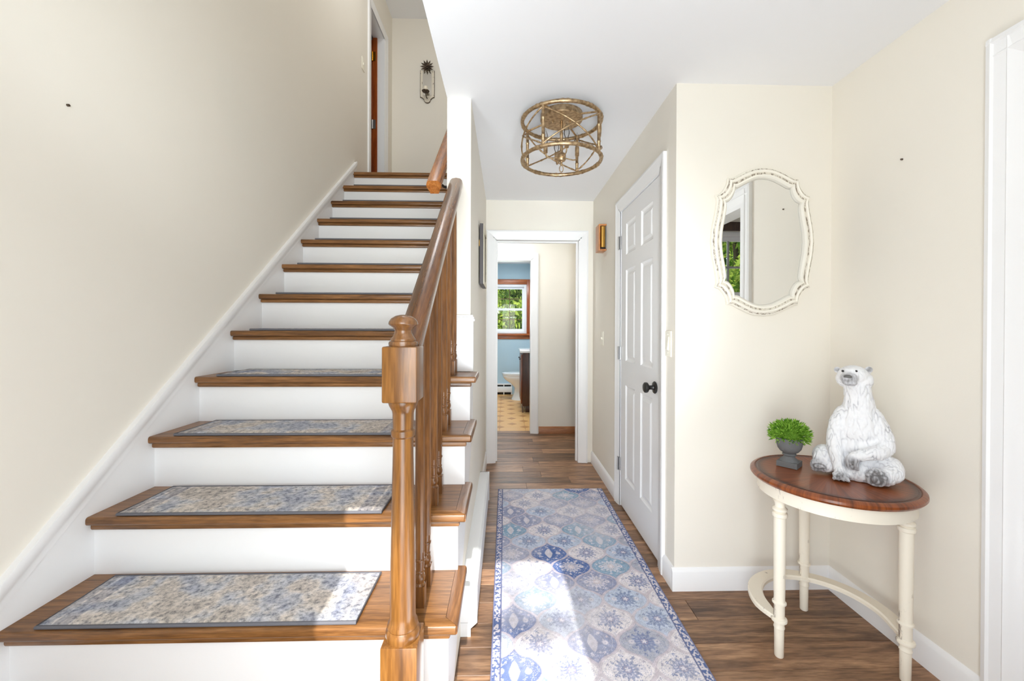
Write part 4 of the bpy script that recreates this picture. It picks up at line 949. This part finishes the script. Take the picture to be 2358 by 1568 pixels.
# ================================================================== polar bear statue
def bear():
    O = Vector((1.340, 1.532, TZ)); fwd_ = Vector((-.65, -.76, 0)).normalized(); rgt = Vector((.76, -.65, 0)).normalized()
    rt = thing('bear_statue', O, 'seated white polar bear statue on the round table', 'statue')
    m = MB()
    def P(x, f, z): return (x, f, z)
    def cap(pts):   # chain of (x,f,z,r)
        for (a, b_) in zip(pts[:-1], pts[1:]):
            A, B_ = Vector(a[:3]), Vector(b_[:3]); n = max(2, int((B_ - A).length / .006))
            for i in range(n + 1):
                t_ = i / n; r_ = a[3] + (b_[3] - a[3]) * t_; m.ball(A.lerp(B_, t_), r_, 12, 8)
    E = lambda c, r, rot=None: m.ball(c, r, 20, 14, rot)
    # trunk
    E((.006, -.012, .062), (.088, .080, .068)); E((.004, -.008, .120), (.084, .074, .080)); E((.004, -.004, .165), (.078, .066, .070))
    cap([(.004, -.004, .17, .072), (.004, .000, .215, .064), (.005, .004, .255, .054), (.004, .012, .295, .0455), (.000, .018, .335, .0415), (-.008, .024, .368, .040)])
    # head, muzzle, brow
    E((-.013, .028, .384), (.048, .047, .037)); E((.010, .020, .366), (.038, .036, .036)); E((-.036, .022, .368), (.030, .034, .032))
    E((-.024, .066, .376), (.028, .036, .0225)); E((-.028, .084, .376), (.020, .022, .0165)); E((-.022, .074, .360), (.023, .028, .0125)); E((-.020, .046, .400), (.026, .030, .017))
    # ears
    E((.033, .010, .406), (.0125, .007, .013)); E((-.061, .012, .400), (.0115, .007, .0125))
    # left (picture) arm, straight down
    cap([(-.036, .008, .232, .034), (-.054, .022, .190, .034), (-.064, .034, .150, .0305), (-.066, .052, .110, .026), (-.054, .072, .055, .0215), (-.046, .088, .024, .021)])
    E((-.044, .096, .017), (.027, .028, .0165))
    for i, dx in enumerate((-.020, -.007, .007, .019)): cap([(-.044 + dx * .8, .106, .020, .0085), (-.044 + dx * 1.05, .122, .009, .0070)])
    # right arm, elbow out, forearm across the belly
    cap([(.040, .006, .235, .034), (.062, .014, .190, .034), (.074, .020, .155, .033), (.078, .034, .128, .031), (.060, .062, .112, .027), (.022, .082, .103, .0225), (-.004, .090, .092, .020)])
    E((-.014, .094, .078), (.021, .018, .027)); 
    for dx in (-.012, 0, .012): cap([(-.014 + dx, .099, .062, .008), (-.012 + dx * 1.1, .098, .050, .0065)])
    # left leg: thigh behind the arm, foot lying outward with its sole forward
    cap([(-.060, .0, .055, .050), (-.098, .020, .066, .040), (-.108, .036, .050, .030)])
    E((-.100, .052, .030), (.042, .026, .025)); E((-.122, .058, .030), (.022, .022, .027))
    # right leg: knee out, sole forward
    cap([(.050, .0, .055, .052), (.094, .030, .056, .040), (.098, .056, .044, .034), (.074, .088, .034, .030)])
    E((.054, .102, .034), (.032, .019, .034)); E((.050, .100, .014), (.024, .018, .013))
    cap([(.0, .05, .03, .045), (.03, .06, .026, .03)])
    # to one surface
    me0 = bpy.data.meshes.new('bear_tmp'); me0.from_pydata(m.v, [], m.f); o0 = bpy.data.objects.new('bear_tmp', me0); COL.objects.link(o0)
    md = o0.modifiers.new('r', 'REMESH'); md.mode = 'VOXEL'; md.voxel_size = .0026
    ms = o0.modifiers.new('s', 'SMOOTH'); ms.factor = .5; ms.iterations = 7
    dg = bpy.context.evaluated_depsgraph_get(); ev = o0.evaluated_get(dg); me = bpy.data.meshes.new_from_object(ev); bpy.data.objects.remove(o0); bpy.data.meshes.remove(me0)
    me.name = 'body'; nv = len(me.vertices)
    co = np.empty(nv * 3); me.vertices.foreach_get('co', co); co = co.reshape(-1, 3)
    nr = np.empty(nv * 3); me.vertex_normals.foreach_get('vector', nr); nr = nr.reshape(-1, 3)
    d_ = np.zeros(nv); g_ = np.zeros(nv)
    for i in range(nv):
        x, f, z = co[i]
        wv = noise.noise(Vector((x * 14, f * 14, z * 14 + 3))) * .7; p1 = Vector((x * 88 + wv, f * 88 + wv, z * 26)); a = noise.noise(p1); b_ = noise.noise(Vector((x * 170, f * 170, z * 60 + 5)))
        fur = 1 - abs(a) * 2
        keep = .25 if (z > .355) else 1.0
        paw = max(0, 1 - min(math.dist(co[i], (-.014, .098, .068)) / .034, 1)) * 2.2 + max(0, 1 - math.dist(co[i], (-.026, .092, .372)) / .04) * 1.2
        paw += max(0, 1 - math.dist(co[i], (-.120, .066, .028)) / .04) * 1.6 + max(0, 1 - math.dist(co[i], (.052, .118, .034)) / .045) * 1.8 + max(0, 1 - math.dist(co[i], (-.044, .122, .010)) / .04) * 1.3
        paw += max(0, 1 - math.dist(co[i], (.036, .020, .408)) / .016) * 1.8 + max(0, 1 - math.dist(co[i], (-.062, .02, .402)) / .014) * 1.5
        d_[i] = (-.0034 * max(0, fur) ** 4 + .0010 * b_ + .0022 * noise.noise(Vector((x * 28, f * 28, z * 16 + 9)))) * keep
        g_[i] = min(1, min(paw, .9) * (.75 + .4 * b_) + (.60 * max(0, fur - .30) ** 4 * 5 * max(0, .35 + noise.noise(Vector((x * 30, f * 30, z * 30))) * 1.6) + .14 * max(0, b_)) * (1.0 if z < .36 else .55) * .8)
    # sole pads pressed into the two feet
    for (c_, rx_, rz_) in (((-.112, .030), .020, .011), ((.052, .028), .016, .017)):
        e2 = np.hypot((co[:, 0] - c_[0]) / rx_, (co[:, 2] - c_[1]) / rz_); fr_ = nr[:, 1] > .4
        d_ -= np.where(fr_ & (co[:, 1] > .06), .0022 * np.exp(-((e2 - 1) / .22) ** 2), 0); g_ += np.where(fr_ & (co[:, 1] > .06), .5 * np.exp(-((e2 - 1) / .2) ** 2), 0)
    for ang_ in range(5):
        a = math.pi * (.12 + .19 * ang_); tx, tz = .052 + .026 * math.cos(a), .030 + .028 * math.sin(a)
        e2 = np.hypot(co[:, 0] - tx, co[:, 2] - tz) / .0058; ok = (nr[:, 1] > .3) & (co[:, 1] > .08)
        d_ += np.where(ok & (e2 < 1), .0018 * (1 - e2 ** 2), 0); g_ += np.where(ok, .35 * np.exp(-((e2 - 1.1) / .3) ** 2), 0)
    co2 = co + nr * d_[:, None]; co2[:, 2] = np.maximum(co2[:, 2], .0006)
    W = np.outer(co2[:, 0], np.array(rgt)) + np.outer(co2[:, 1], np.array(fwd_)) + np.outer(co2[:, 2], np.array((0, 0, 1)))
    me.vertices.foreach_set('co', W.ravel()); 
    at = me.attributes.new('paint', 'FLOAT', 'POINT'); at.data.foreach_set('value', np.clip(g_, 0, 1).astype(np.float32))
    bm = bmesh.new(); bm.from_mesh(me); bmesh.ops.recalc_face_normals(bm, faces=bm.faces); bm.to_mesh(me); bm.free()
    mt, n, l, bs = new_mat('white painted resin'); a_ = n.new('ShaderNodeAttribute'); a_.attribute_name = 'paint'
    r_ = ramp(n, [(0, lin((236, 236, 238))), (.35, lin((204, 204, 208))), (1, lin((116, 114, 114)))]); l.new(a_.outputs['Fac'], r_.inputs[0]); l.new(r_.outputs[0], bs.inputs['Base Color']); bs.inputs['Roughness'].default_value = .75; bs.inputs['Specular IOR Level'].default_value = .2
    me.materials.clear(); me.materials.append(mt); me.update()
    me.polygons.foreach_set('use_smooth', [True] * len(me.polygons))
    o = bpy.data.objects.new('body', me); COL.objects.link(o); place(o, O, rt)
    def w(x, f, z): return O + rgt * x + fwd_ * f + Vector((0, 0, z))
    rotm = Matrix((rgt, fwd_, Vector((0, 0, 1)))).transposed()
    MB().ball(w(-.028, .0985, .3825), (.0125, .0065, .0085), 14, 10, rotm).build('nose', M['rubber'], rt)
    for x, f, z in ((-.043, .066, .4005), (-.004, .067, .4025)): MB().ball(w(x, f, z), .0042, 12, 8).build('eye', M['eye'], rt)
bear()

# ================================================================== small things on the walls
# door chime
dc = thing('door_chime', (XB, 3.26, 1.82), 'wooden door chime box with a brass tube on the hall wall', 'door chime')
ya, ye, za, ze = 3.21, 3.33, 1.822, 2.03
MB().box(XB - .060, XB - .050, ya, ye, za, ze).box(XB - .050, XB, ya, ye, za, za + .012).box(XB - .050, XB, ya, ye, ze - .012, ze).build('box', M['chime_wood'], dc, bevel=.0015)
MB().lathe([(.022, za + .028), (.022, ze - .018)], (XB - .026, ya + .026, 0), 24).build('tube', M['brass'], dc); MB().lathe([(.022, za + .028), (.022, ze - .018)], (XB - .026, ya + .076, 0), 24).build('tube', M['brass'], dc)
MB().box(XB - .050, XB - .002, ya + .02, ye - .02, za + .0125, za + .027).build('felt', M['black_metal'], dc)
# switches
def switch(y0, y1, z0, z1, label, rocker):
    s = thing('light_switch', (XB, (y0 + y1) / 2, (z0 + z1) / 2), label, 'light switch')
    MB().box(XB - .006, XB - .0005, y0, y1, z0, z1).build('plate', M['cream_plastic'], s, bevel=.0035)
    yc, zc = (y0 + y1) / 2, (z0 + z1) / 2
    if rocker: MB().prism([(XB - .006, zc - .032), (XB - .014, zc - .026), (XB - .0075, zc + .034), (XB - .006, zc + .034)], 1, yc - .013, yc + .013).build('rocker', M['cream_plastic'], s, bevel=.0015)
    else: MB().prism([(XB - .006, zc - .010), (XB - .010, zc - .008), (XB - .018, zc + .006), (XB - .015, zc + .011), (XB - .006, zc + .008)], 1, yc - .005, yc + .005).build('toggle', M['cream_plastic'], s)
    for dz in (-.045, .045): MB().lathe([(.0028, XB - .006), (.0028, XB - .0075), (.001, XB - .008)], (0, yc, zc + dz), 8, 0).build('screw', M['cream_plastic'], s)
switch(3.285, 3.36, 1.072, 1.188, 'ivory toggle light switch below the door chime', False)
switch(1.935, 2.006, 1.082, 1.206, 'ivory rocker light switch between closet door and wall corner', True)
s = thing('light_switch', (XLW, 4.0, 3.73), 'ivory light switch on the upper stair wall beside the upstairs door', 'light switch')
MB().box(XLW + .0005, XLW + .006, 3.965, 4.04, 3.675, 3.79).build('plate', M['cream_plastic'], s, bevel=.003); MB().box(XLW + .006, XLW + .012, 3.997, 4.008, 3.722, 3.745).build('toggle', M['cream_plastic'], s)
# framed picture seen edge-on
pf = thing('framed_picture', (-.155, 2.84, 1.5), 'dark sided framed picture seen edge on at the hall wall', 'picture')
pm = MB().box(-.165, -.141, 2.67, 2.685, 1.50, 1.89).box(-.165, -.141, 3.005, 3.02, 1.50, 1.89).box(-.165, -.141, 2.685, 3.005, 1.50, 1.515).box(-.165, -.141, 2.685, 3.005, 1.875, 1.89); pm.build('frame', M['frame_dark'], pf)
pm = MB().box(-.141, -.136, 2.67, 2.70, 1.50, 1.89).box(-.141, -.136, 2.99, 3.02, 1.50, 1.89).box(-.141, -.136, 2.70, 2.99, 1.50, 1.53).box(-.141, -.136, 2.70, 2.99, 1.86, 1.89); pm.build('moulding', M['frame_face'], pf, bevel=.001)
MB().box(-.160, -.145, 2.685, 3.005, 1.515, 1.875).build('picture', M['picture_paper'], pf)
MB().box(-.171, -.165, 2.70, 2.72, 1.75, 1.79).build('hanger', M['brass'], pf)
# wall plugs left in the paint
tag(MB().lathe([(.004, 0), (.004, .006), (.002, .007)], (XLW, 1.33, 1.912), 8, 0).build('wall_plug', M['iron']), 'tiny plug left in the bare left stair wall', 'wall plug')
tag(MB().lathe([(.0035, 0), (.0035, -.006), (.002, -.007)], (XR, 1.552, 1.874), 8, 0).build('wall_plug', M['iron']), 'tiny nail head in the right wall beside the oval mirror', 'nail')

# wall sconce upstairs
ws = thing('wall_sconce', (-.945, 5.02, 3.9), 'silvered candle sconce with leaf rosette on the landing wall', 'wall sconce')
sx_, sz0, sz1, hwid = -.945, 3.985, 4.30, .082; yb5 = 5.018
def plate(hw_, z0, z1, drop, y0, y1, mat, name):
    pts = [(sx_ - hw_, z1), (sx_ + hw_, z1), (sx_ + hw_, z0)]
    for t_ in np.linspace(0, 1, 9)[1:]: pts.append((sx_ + hw_ * (1 - .55 * t_), z0 - drop * .45 * t_ ** 2 * (1 if t_ < 1 else 1)))
    for t_ in np.linspace(0, math.pi, 13)[1:-1]: pts.append((sx_ + hw_ * .45 * math.cos(t_), z0 - drop * .45 - drop * .55 * math.sin(t_)))
    for t_ in np.linspace(1, 0, 9)[:-1]: pts.append((sx_ - hw_ * (1 - .55 * t_), z0 - drop * .45 * t_ ** 2))
    pts.append((sx_ - hw_, z0)); MB().prism(pts, 1, y0, y1).build(name, mat, ws)
plate(hwid + .005, sz0 - .004, sz1 + .004, .068, yb5 - .010, yb5, M['iron'], 'rim')
plate(hwid, sz0, sz1, .066, yb5 - .013, yb5 - .0102, M['sconce'], 'back_plate')
MB().box(sx_ - .052, sx_ + .052, yb5 - .017, yb5 - .013, 4.0, 4.28).build('mirror_glass', M['sconce_mirror'], ws)
m = MB(); rg = random.Random(4)
for ringi, (cnt, ln2) in enumerate(((12, .085), (10, .06), (8, .038))):
    for k in range(cnt):
        a = 2 * math.pi * k / cnt + ringi * .3; dx, dz = math.cos(a), math.sin(a); yy = yb5 - .02 - ringi * .012
        p0 = Vector((sx_, yy, 4.34)); tip = p0 + Vector((dx * ln2, -.012, dz * ln2)); mid = p0.lerp(tip, .6); sd = Vector((-dz, 0, dx)) * .011
        m.add([p0, mid + sd, tip, mid - sd, mid + Vector((0, -.005, 0))], [(0, 1, 4), (1, 2, 4), (2, 3, 4), (3, 0, 4), (0, 3, 2, 1)])
m.build('leaf_rosette', M['iron'], ws, smooth=False)
MB().tube([(sx_, yb5 - .012, 3.965), (sx_, yb5 - .05, 3.955), (sx_ - .004, yb5 - .085, 3.975), (sx_ - .004, yb5 - .09, 4.0)], .005, 8).build('arm', M['iron'], ws)
MB().lathe([(.010, 3.998), (.040, 4.004), (.045, 4.012), (.042, 4.012), (.02, 4.008), (.001, 4.008)], (sx_ - .004, yb5 - .09, 0), 20).build('dish', M['iron'], ws)
MB().lathe([(.024, 4.0085), (.024, 4.062), (.020, 4.066), (.001, 4.064)], (sx_ - .004, yb5 - .09, 0), 18).build('candle', M['candle'], ws)

# dark cabinet edge in the inner hall
cb = thing('tall_cabinet', (.83, 4.5, 0), 'narrow dark wood cabinet showing as a strip behind the far doorway', 'cabinet')
MB().box(.822, .848, 4.20, 4.698, .0, 1.37).build('side_panel', M['dark_wood'], cb, bevel=.002); MB().lathe([(.006, .822), (.010, .812), (.001, .808)], (0, 4.3, .9), 10, 0).build('knob', M['steel'], cb)

# ================================================================== bathroom
tl = thing('toilet', (.30, 6.93, 0), 'white toilet beyond the dark bathroom vanity', 'toilet')
def oval(cx0, cy0, z, rx, ry, n=32, egg=.12): return [(cx0 + rx * math.cos(2*math.pi*k/n) * (1 + egg * (1 if math.cos(2*math.pi*k/n) < 0 else 0)), cy0 + ry * math.sin(2*math.pi*k/n), z) for k in range(n)]
def loft(rings, name, mat, parent):
    n = len(rings[0]); vs = [p for r in rings for p in r]
    fs = [tuple(range(n)), tuple(range(len(vs) - 1, len(vs) - n - 1, -1))] + [(i*n + k, i*n + (k+1) % n, (i+1)*n + (k+1) % n, (i+1)*n + k) for i in range(len(rings) - 1) for k in range(n)]
    return MB().add(vs, fs).build(name, mat, parent, angle=R(45))
loft([oval(.30, 6.93, 0, .17, .125), oval(.30, 6.93, .02, .165, .12), oval(.31, 6.93, .12, .135, .10), oval(.31, 6.93, .20, .13, .105), oval(.29, 6.93, .27, .17, .14), oval(.25, 6.93, .34, .225, .172), oval(.235, 6.93, .395, .245, .185), oval(.235, 6.93, .41, .24, .18)], 'bowl', M['porcelain'], tl)
loft([oval(.235, 6.93, .411, .245, .188), oval(.235, 6.93, .428, .252, .193), oval(.235, 6.93, .432, .245, .188)], 'seat', M['porcelain'], tl)
loft([oval(.235, 6.93, .434, .250, .190), oval(.235, 6.93, .448, .252, .192), oval(.235, 6.93, .456, .22, .165)], 'lid', M['porcelain'], tl)
MB().box(.50, .70, 6.70, 7.16, .38, .74).build('tank', M['porcelain'], tl, bevel=.02, bseg=3); MB().box(.49, .71, 6.69, 7.17, .741, .775).build('tank_lid', M['porcelain'], tl, bevel=.008)
vn_ = thing('vanity', (.5, 6.2, 0), 'dark brown bathroom vanity with white top', 'vanity')
MB().box(.25, .80, 5.86, 6.52, .09, .85).box(.30, .80, 5.88, 6.50, 0, .09).build('cabinet_body', M['vanity'], vn_, bevel=.002)
MB().box(.25, .262, 5.86, 5.88, 0, .09).build('foot', M['vanity'], vn_)
for y0, y1 in ((5.885, 6.185), (6.195, 6.495)):
    dd = MB().box(.231, .2495, y0, y1, .12, .82).build('door', M['vanity_front'], vn_, bevel=.003); MB().box(.228, .231, y0 + .05, y1 - .05, .17, .77).build('door_panel', M['vanity_front'], dd, bevel=.001)
    yk = y1 - .03 if y0 < 6 else y0 + .03
    MB().lathe([(.005, .231), (.005, .218), (.012, .212), (.012, .206), (.001, .203)], (0, 5.915 if y0 < 6 else yk, .76), 12, 0).build('knob', M['black_metal'], dd)
MB().box(.215, .80, 5.845, 6.535, .8505, .885).build('countertop', M['porcelain'], vn_, bevel=.006); MB().box(.78, .80, 5.845, 6.535, .8855, .97).build('backsplash', M['porcelain'], vn_, bevel=.004)
hb = thing('baseboard_heater', (-.3, 7.40, 0), 'white slotted baseboard heater under the bathroom window', 'heater')
MB().box(-.98, .13, 7.395, 7.442, .045, .145).build('front_cover', M['heater'], hb, bevel=.003); MB().box(-.98, .13, 7.405, 7.442, .175, .20).build('top_hood', M['heater'], hb, bevel=.003)
MB().box(-.98, .13, 7.432, 7.442, .002, .175).build('back_panel', M['dark_void'], hb)
for k in range(9): MB().box(-.98 + k * .1365, -.965 + k * .1365, 7.40, 7.432, .0, .176).build('bracket', M['heater'], hb)

# ================================================================== trees outside
def tree(loc, h, crown, nleaf, leaf, mat, label, seed, low=.3, group=None):
    rg = random.Random(seed); x, y, z = loc
    t_ = thing('tree', loc, label, 'tree', group)
    P = [(x + rg.uniform(-.05, .05) * i, y + rg.uniform(-.05, .05) * i, z + h * .85 * i / 6) for i in range(7)]
    tk = MB().tube(P, [.16, .14, .12, .10, .08, .06, .03], 10)
    cl_ = []
    for k in range(14):
        f = rg.uniform(low, .98); a = rg.uniform(0, 6.28); st_ = Vector(P[min(6, int(f * 6))]); ln2 = crown * rg.uniform(.4, .95) * (1.15 - f * .5)
        en = st_ + Vector((math.cos(a) * ln2, math.sin(a) * ln2, rg.uniform(.0, .5) * ln2)); tk.tube([st_, st_.lerp(en, .5) + Vector((0, 0, .08)), en], [.04, .028, .012], 6); cl_ += [(en, .55), (st_.lerp(en, .6), .4)]
    tk.build('trunk', M['bark'], t_)
    n = nleaf; ci = np.array([rg.randrange(len(cl_)) for _ in range(n)]); rs = np.random.RandomState(seed)
    cen = np.array([tuple(c[0]) for c in cl_])[ci]; rad = np.array([c[1] for c in cl_])[ci] * crown * .62
    v = rs.randn(n, 3); v /= np.linalg.norm(v, axis=1)[:, None]; p = cen + v * (rad * rs.rand(n) ** .5)[:, None]
    d1 = rs.randn(n, 3); d1 /= np.linalg.norm(d1, axis=1)[:, None]; d2 = np.cross(d1, rs.randn(n, 3)); d2 /= np.linalg.norm(d2, axis=1)[:, None]
    s_ = (leaf * (.6 + .8 * rs.rand(n)))[:, None]
    vs = np.stack([p - d1 * s_, p + d2 * s_ * .45, p + d1 * s_, p - d2 * s_ * .45], 1).reshape(-1, 3); fs = np.arange(4 * n).reshape(-1, 4)
    o = MB(); o.v = [tuple(q_) for q_ in vs]; o.f = [tuple(q_) for q_ in fs.tolist()]; o.mi = [0] * n
    me = bpy.data.meshes.new('foliage'); c = Vector(loc); me.from_pydata([tuple(Vector(q_) - c) for q_ in o.v], [], o.f); me.materials.append(mat)
    ob = bpy.data.objects.new('foliage', me); COL.objects.link(ob); place(ob, c, t_); tag(ob, kind='stuff')
tree((-.9, 12.5, -.25), 5.2, 1.5, 5200, .10, M['leaf'], 'leafy tree behind the left panes of the bathroom window', 1, .15)
tree((1.0, 16.5, -.25), 6.0, 1.8, 6500, .11, M['leaf_dark'], 'leafy tree behind the right panes of the bathroom window', 2, .1)
tree((-.6, 22.0, -.25), 6.5, 2.4, 6500, .13, M['leaf'], 'pale tree farthest behind the bathroom window', 3, .08)
tree((6.4, -7.5, -.25), 5.5, 2.0, 6500, .11, M['leaf'], 'sunlit tree reflected in the oval mirror', 4, .12)
tree((3.6, -12.5, -.25), 6.0, 2.1, 6000, .12, M['leaf'], 'tree outside the side room window, nearer the porch', 5, .1)
tree((9.5, -14.0, -.25), 6.5, 2.6, 6000, .13, M['leaf_dark'], 'tree outside the side room window, farther from the porch', 6, .08)

# tree in the front garden whose twigs dapple the sunlight on the runner and the lower stairs
def front_tree():
    rg = random.Random(12); t_ = thing('tree', (2.6, -5.6, -.25), 'garden tree before the front door, its twigs dappling the sunlight', 'tree')
    tk = MB().tube([(2.6, -5.6, -.25), (2.55, -5.55, 1.5), (2.62, -5.5, 3.2), (2.5, -5.4, 5.0), (2.4, -5.3, 7.5)], [.17, .15, .12, .09, .03], 10)
    pr = lambda x, c, y: Vector((x + .035 * (1.7 - y), y, c - .839 * y))   # point on the sun ray that reaches (x, 1.7) at offset c
    lf = MB(); clusters = []
    def twig(a, b_, w): tk.tube([a, a.lerp(b_, .5) + Vector((0, 0, .03)), b_], [w, w * .8, w * .5], 6)
    br = Vector((2.55, -5.45, 4.2)); tip = pr(.0, 1.40, -5.0); twig(br, pr(.34, 1.44, -5.1), .016); twig(pr(.34, 1.44, -5.1), tip, .008)
    clusters += [(pr(.20, 1.42, -5.0), .13, .045, 26), (pr(.06, 1.40, -5.0), .12, .05, 34), (pr(-.06, 1.40, -5.05), .07, .05, 14), (pr(.02, 1.54, -5.0), .08, .05, 10)]
    t2 = pr(-.50, 1.72, -4.9); twig(Vector((2.5, -5.4, 5.0)), pr(-.1, 1.95, -5.0), .014); twig(pr(-.1, 1.95, -5.0), t2, .006)
    clusters += [(pr(-.47, 1.66, -4.9), .04, .07, 10), (pr(-.36, 1.74, -4.9), .06, .05, 12), (pr(-.30, 1.86, -4.9), .2, .05, 40), (pr(-.05, 1.84, -4.9), .2, .05, 30)]
    clusters += [(pr(-.275, 1.70, -4.9), .045, .17, 46)]; twig(pr(-.1, 1.95, -5.0), pr(-.275, 1.60, -4.9), .006)
    for k in range(26):
        a = rg.uniform(0, 6.28); z = rg.uniform(4.5, 7.6); st_ = Vector((2.5, -5.4, z)); en = st_ + Vector((math.cos(a) * 1.3, math.sin(a) * 1.3, .5))
        if en.x < 1.25: en.x = 1.25 + rg.random() * .3
        twig(st_, en, .02); clusters.append((en, .4, .3, 110))
    for c, rx, rz_, n in clusters:
        for i in range(n):
            v = Vector((rg.gauss(0, 1), rg.gauss(0, 1), rg.gauss(0, 1))).normalized() * rg.random() ** .4; p = c + Vector((v.x * rx, v.y * rx * .8, v.z * rz_))
            d1 = Vector((rg.gauss(0, 1), rg.gauss(0, 1), rg.gauss(0, .5))).normalized(); d2 = d1.cross(Vector((rg.gauss(0, 1), rg.gauss(0, 1), rg.gauss(0, 1)))).normalized(); s_ = rg.uniform(.03, .05)
            lf.add([p - d1 * s_, p + d2 * s_ * .5, p + d1 * s_, p - d2 * s_ * .5], [(0, 1, 2, 3)])
    tk.build('trunk', M['bark'], t_); tag(lf.build('foliage', M['leaf'], t_, smooth=False), kind='stuff')
front_tree()
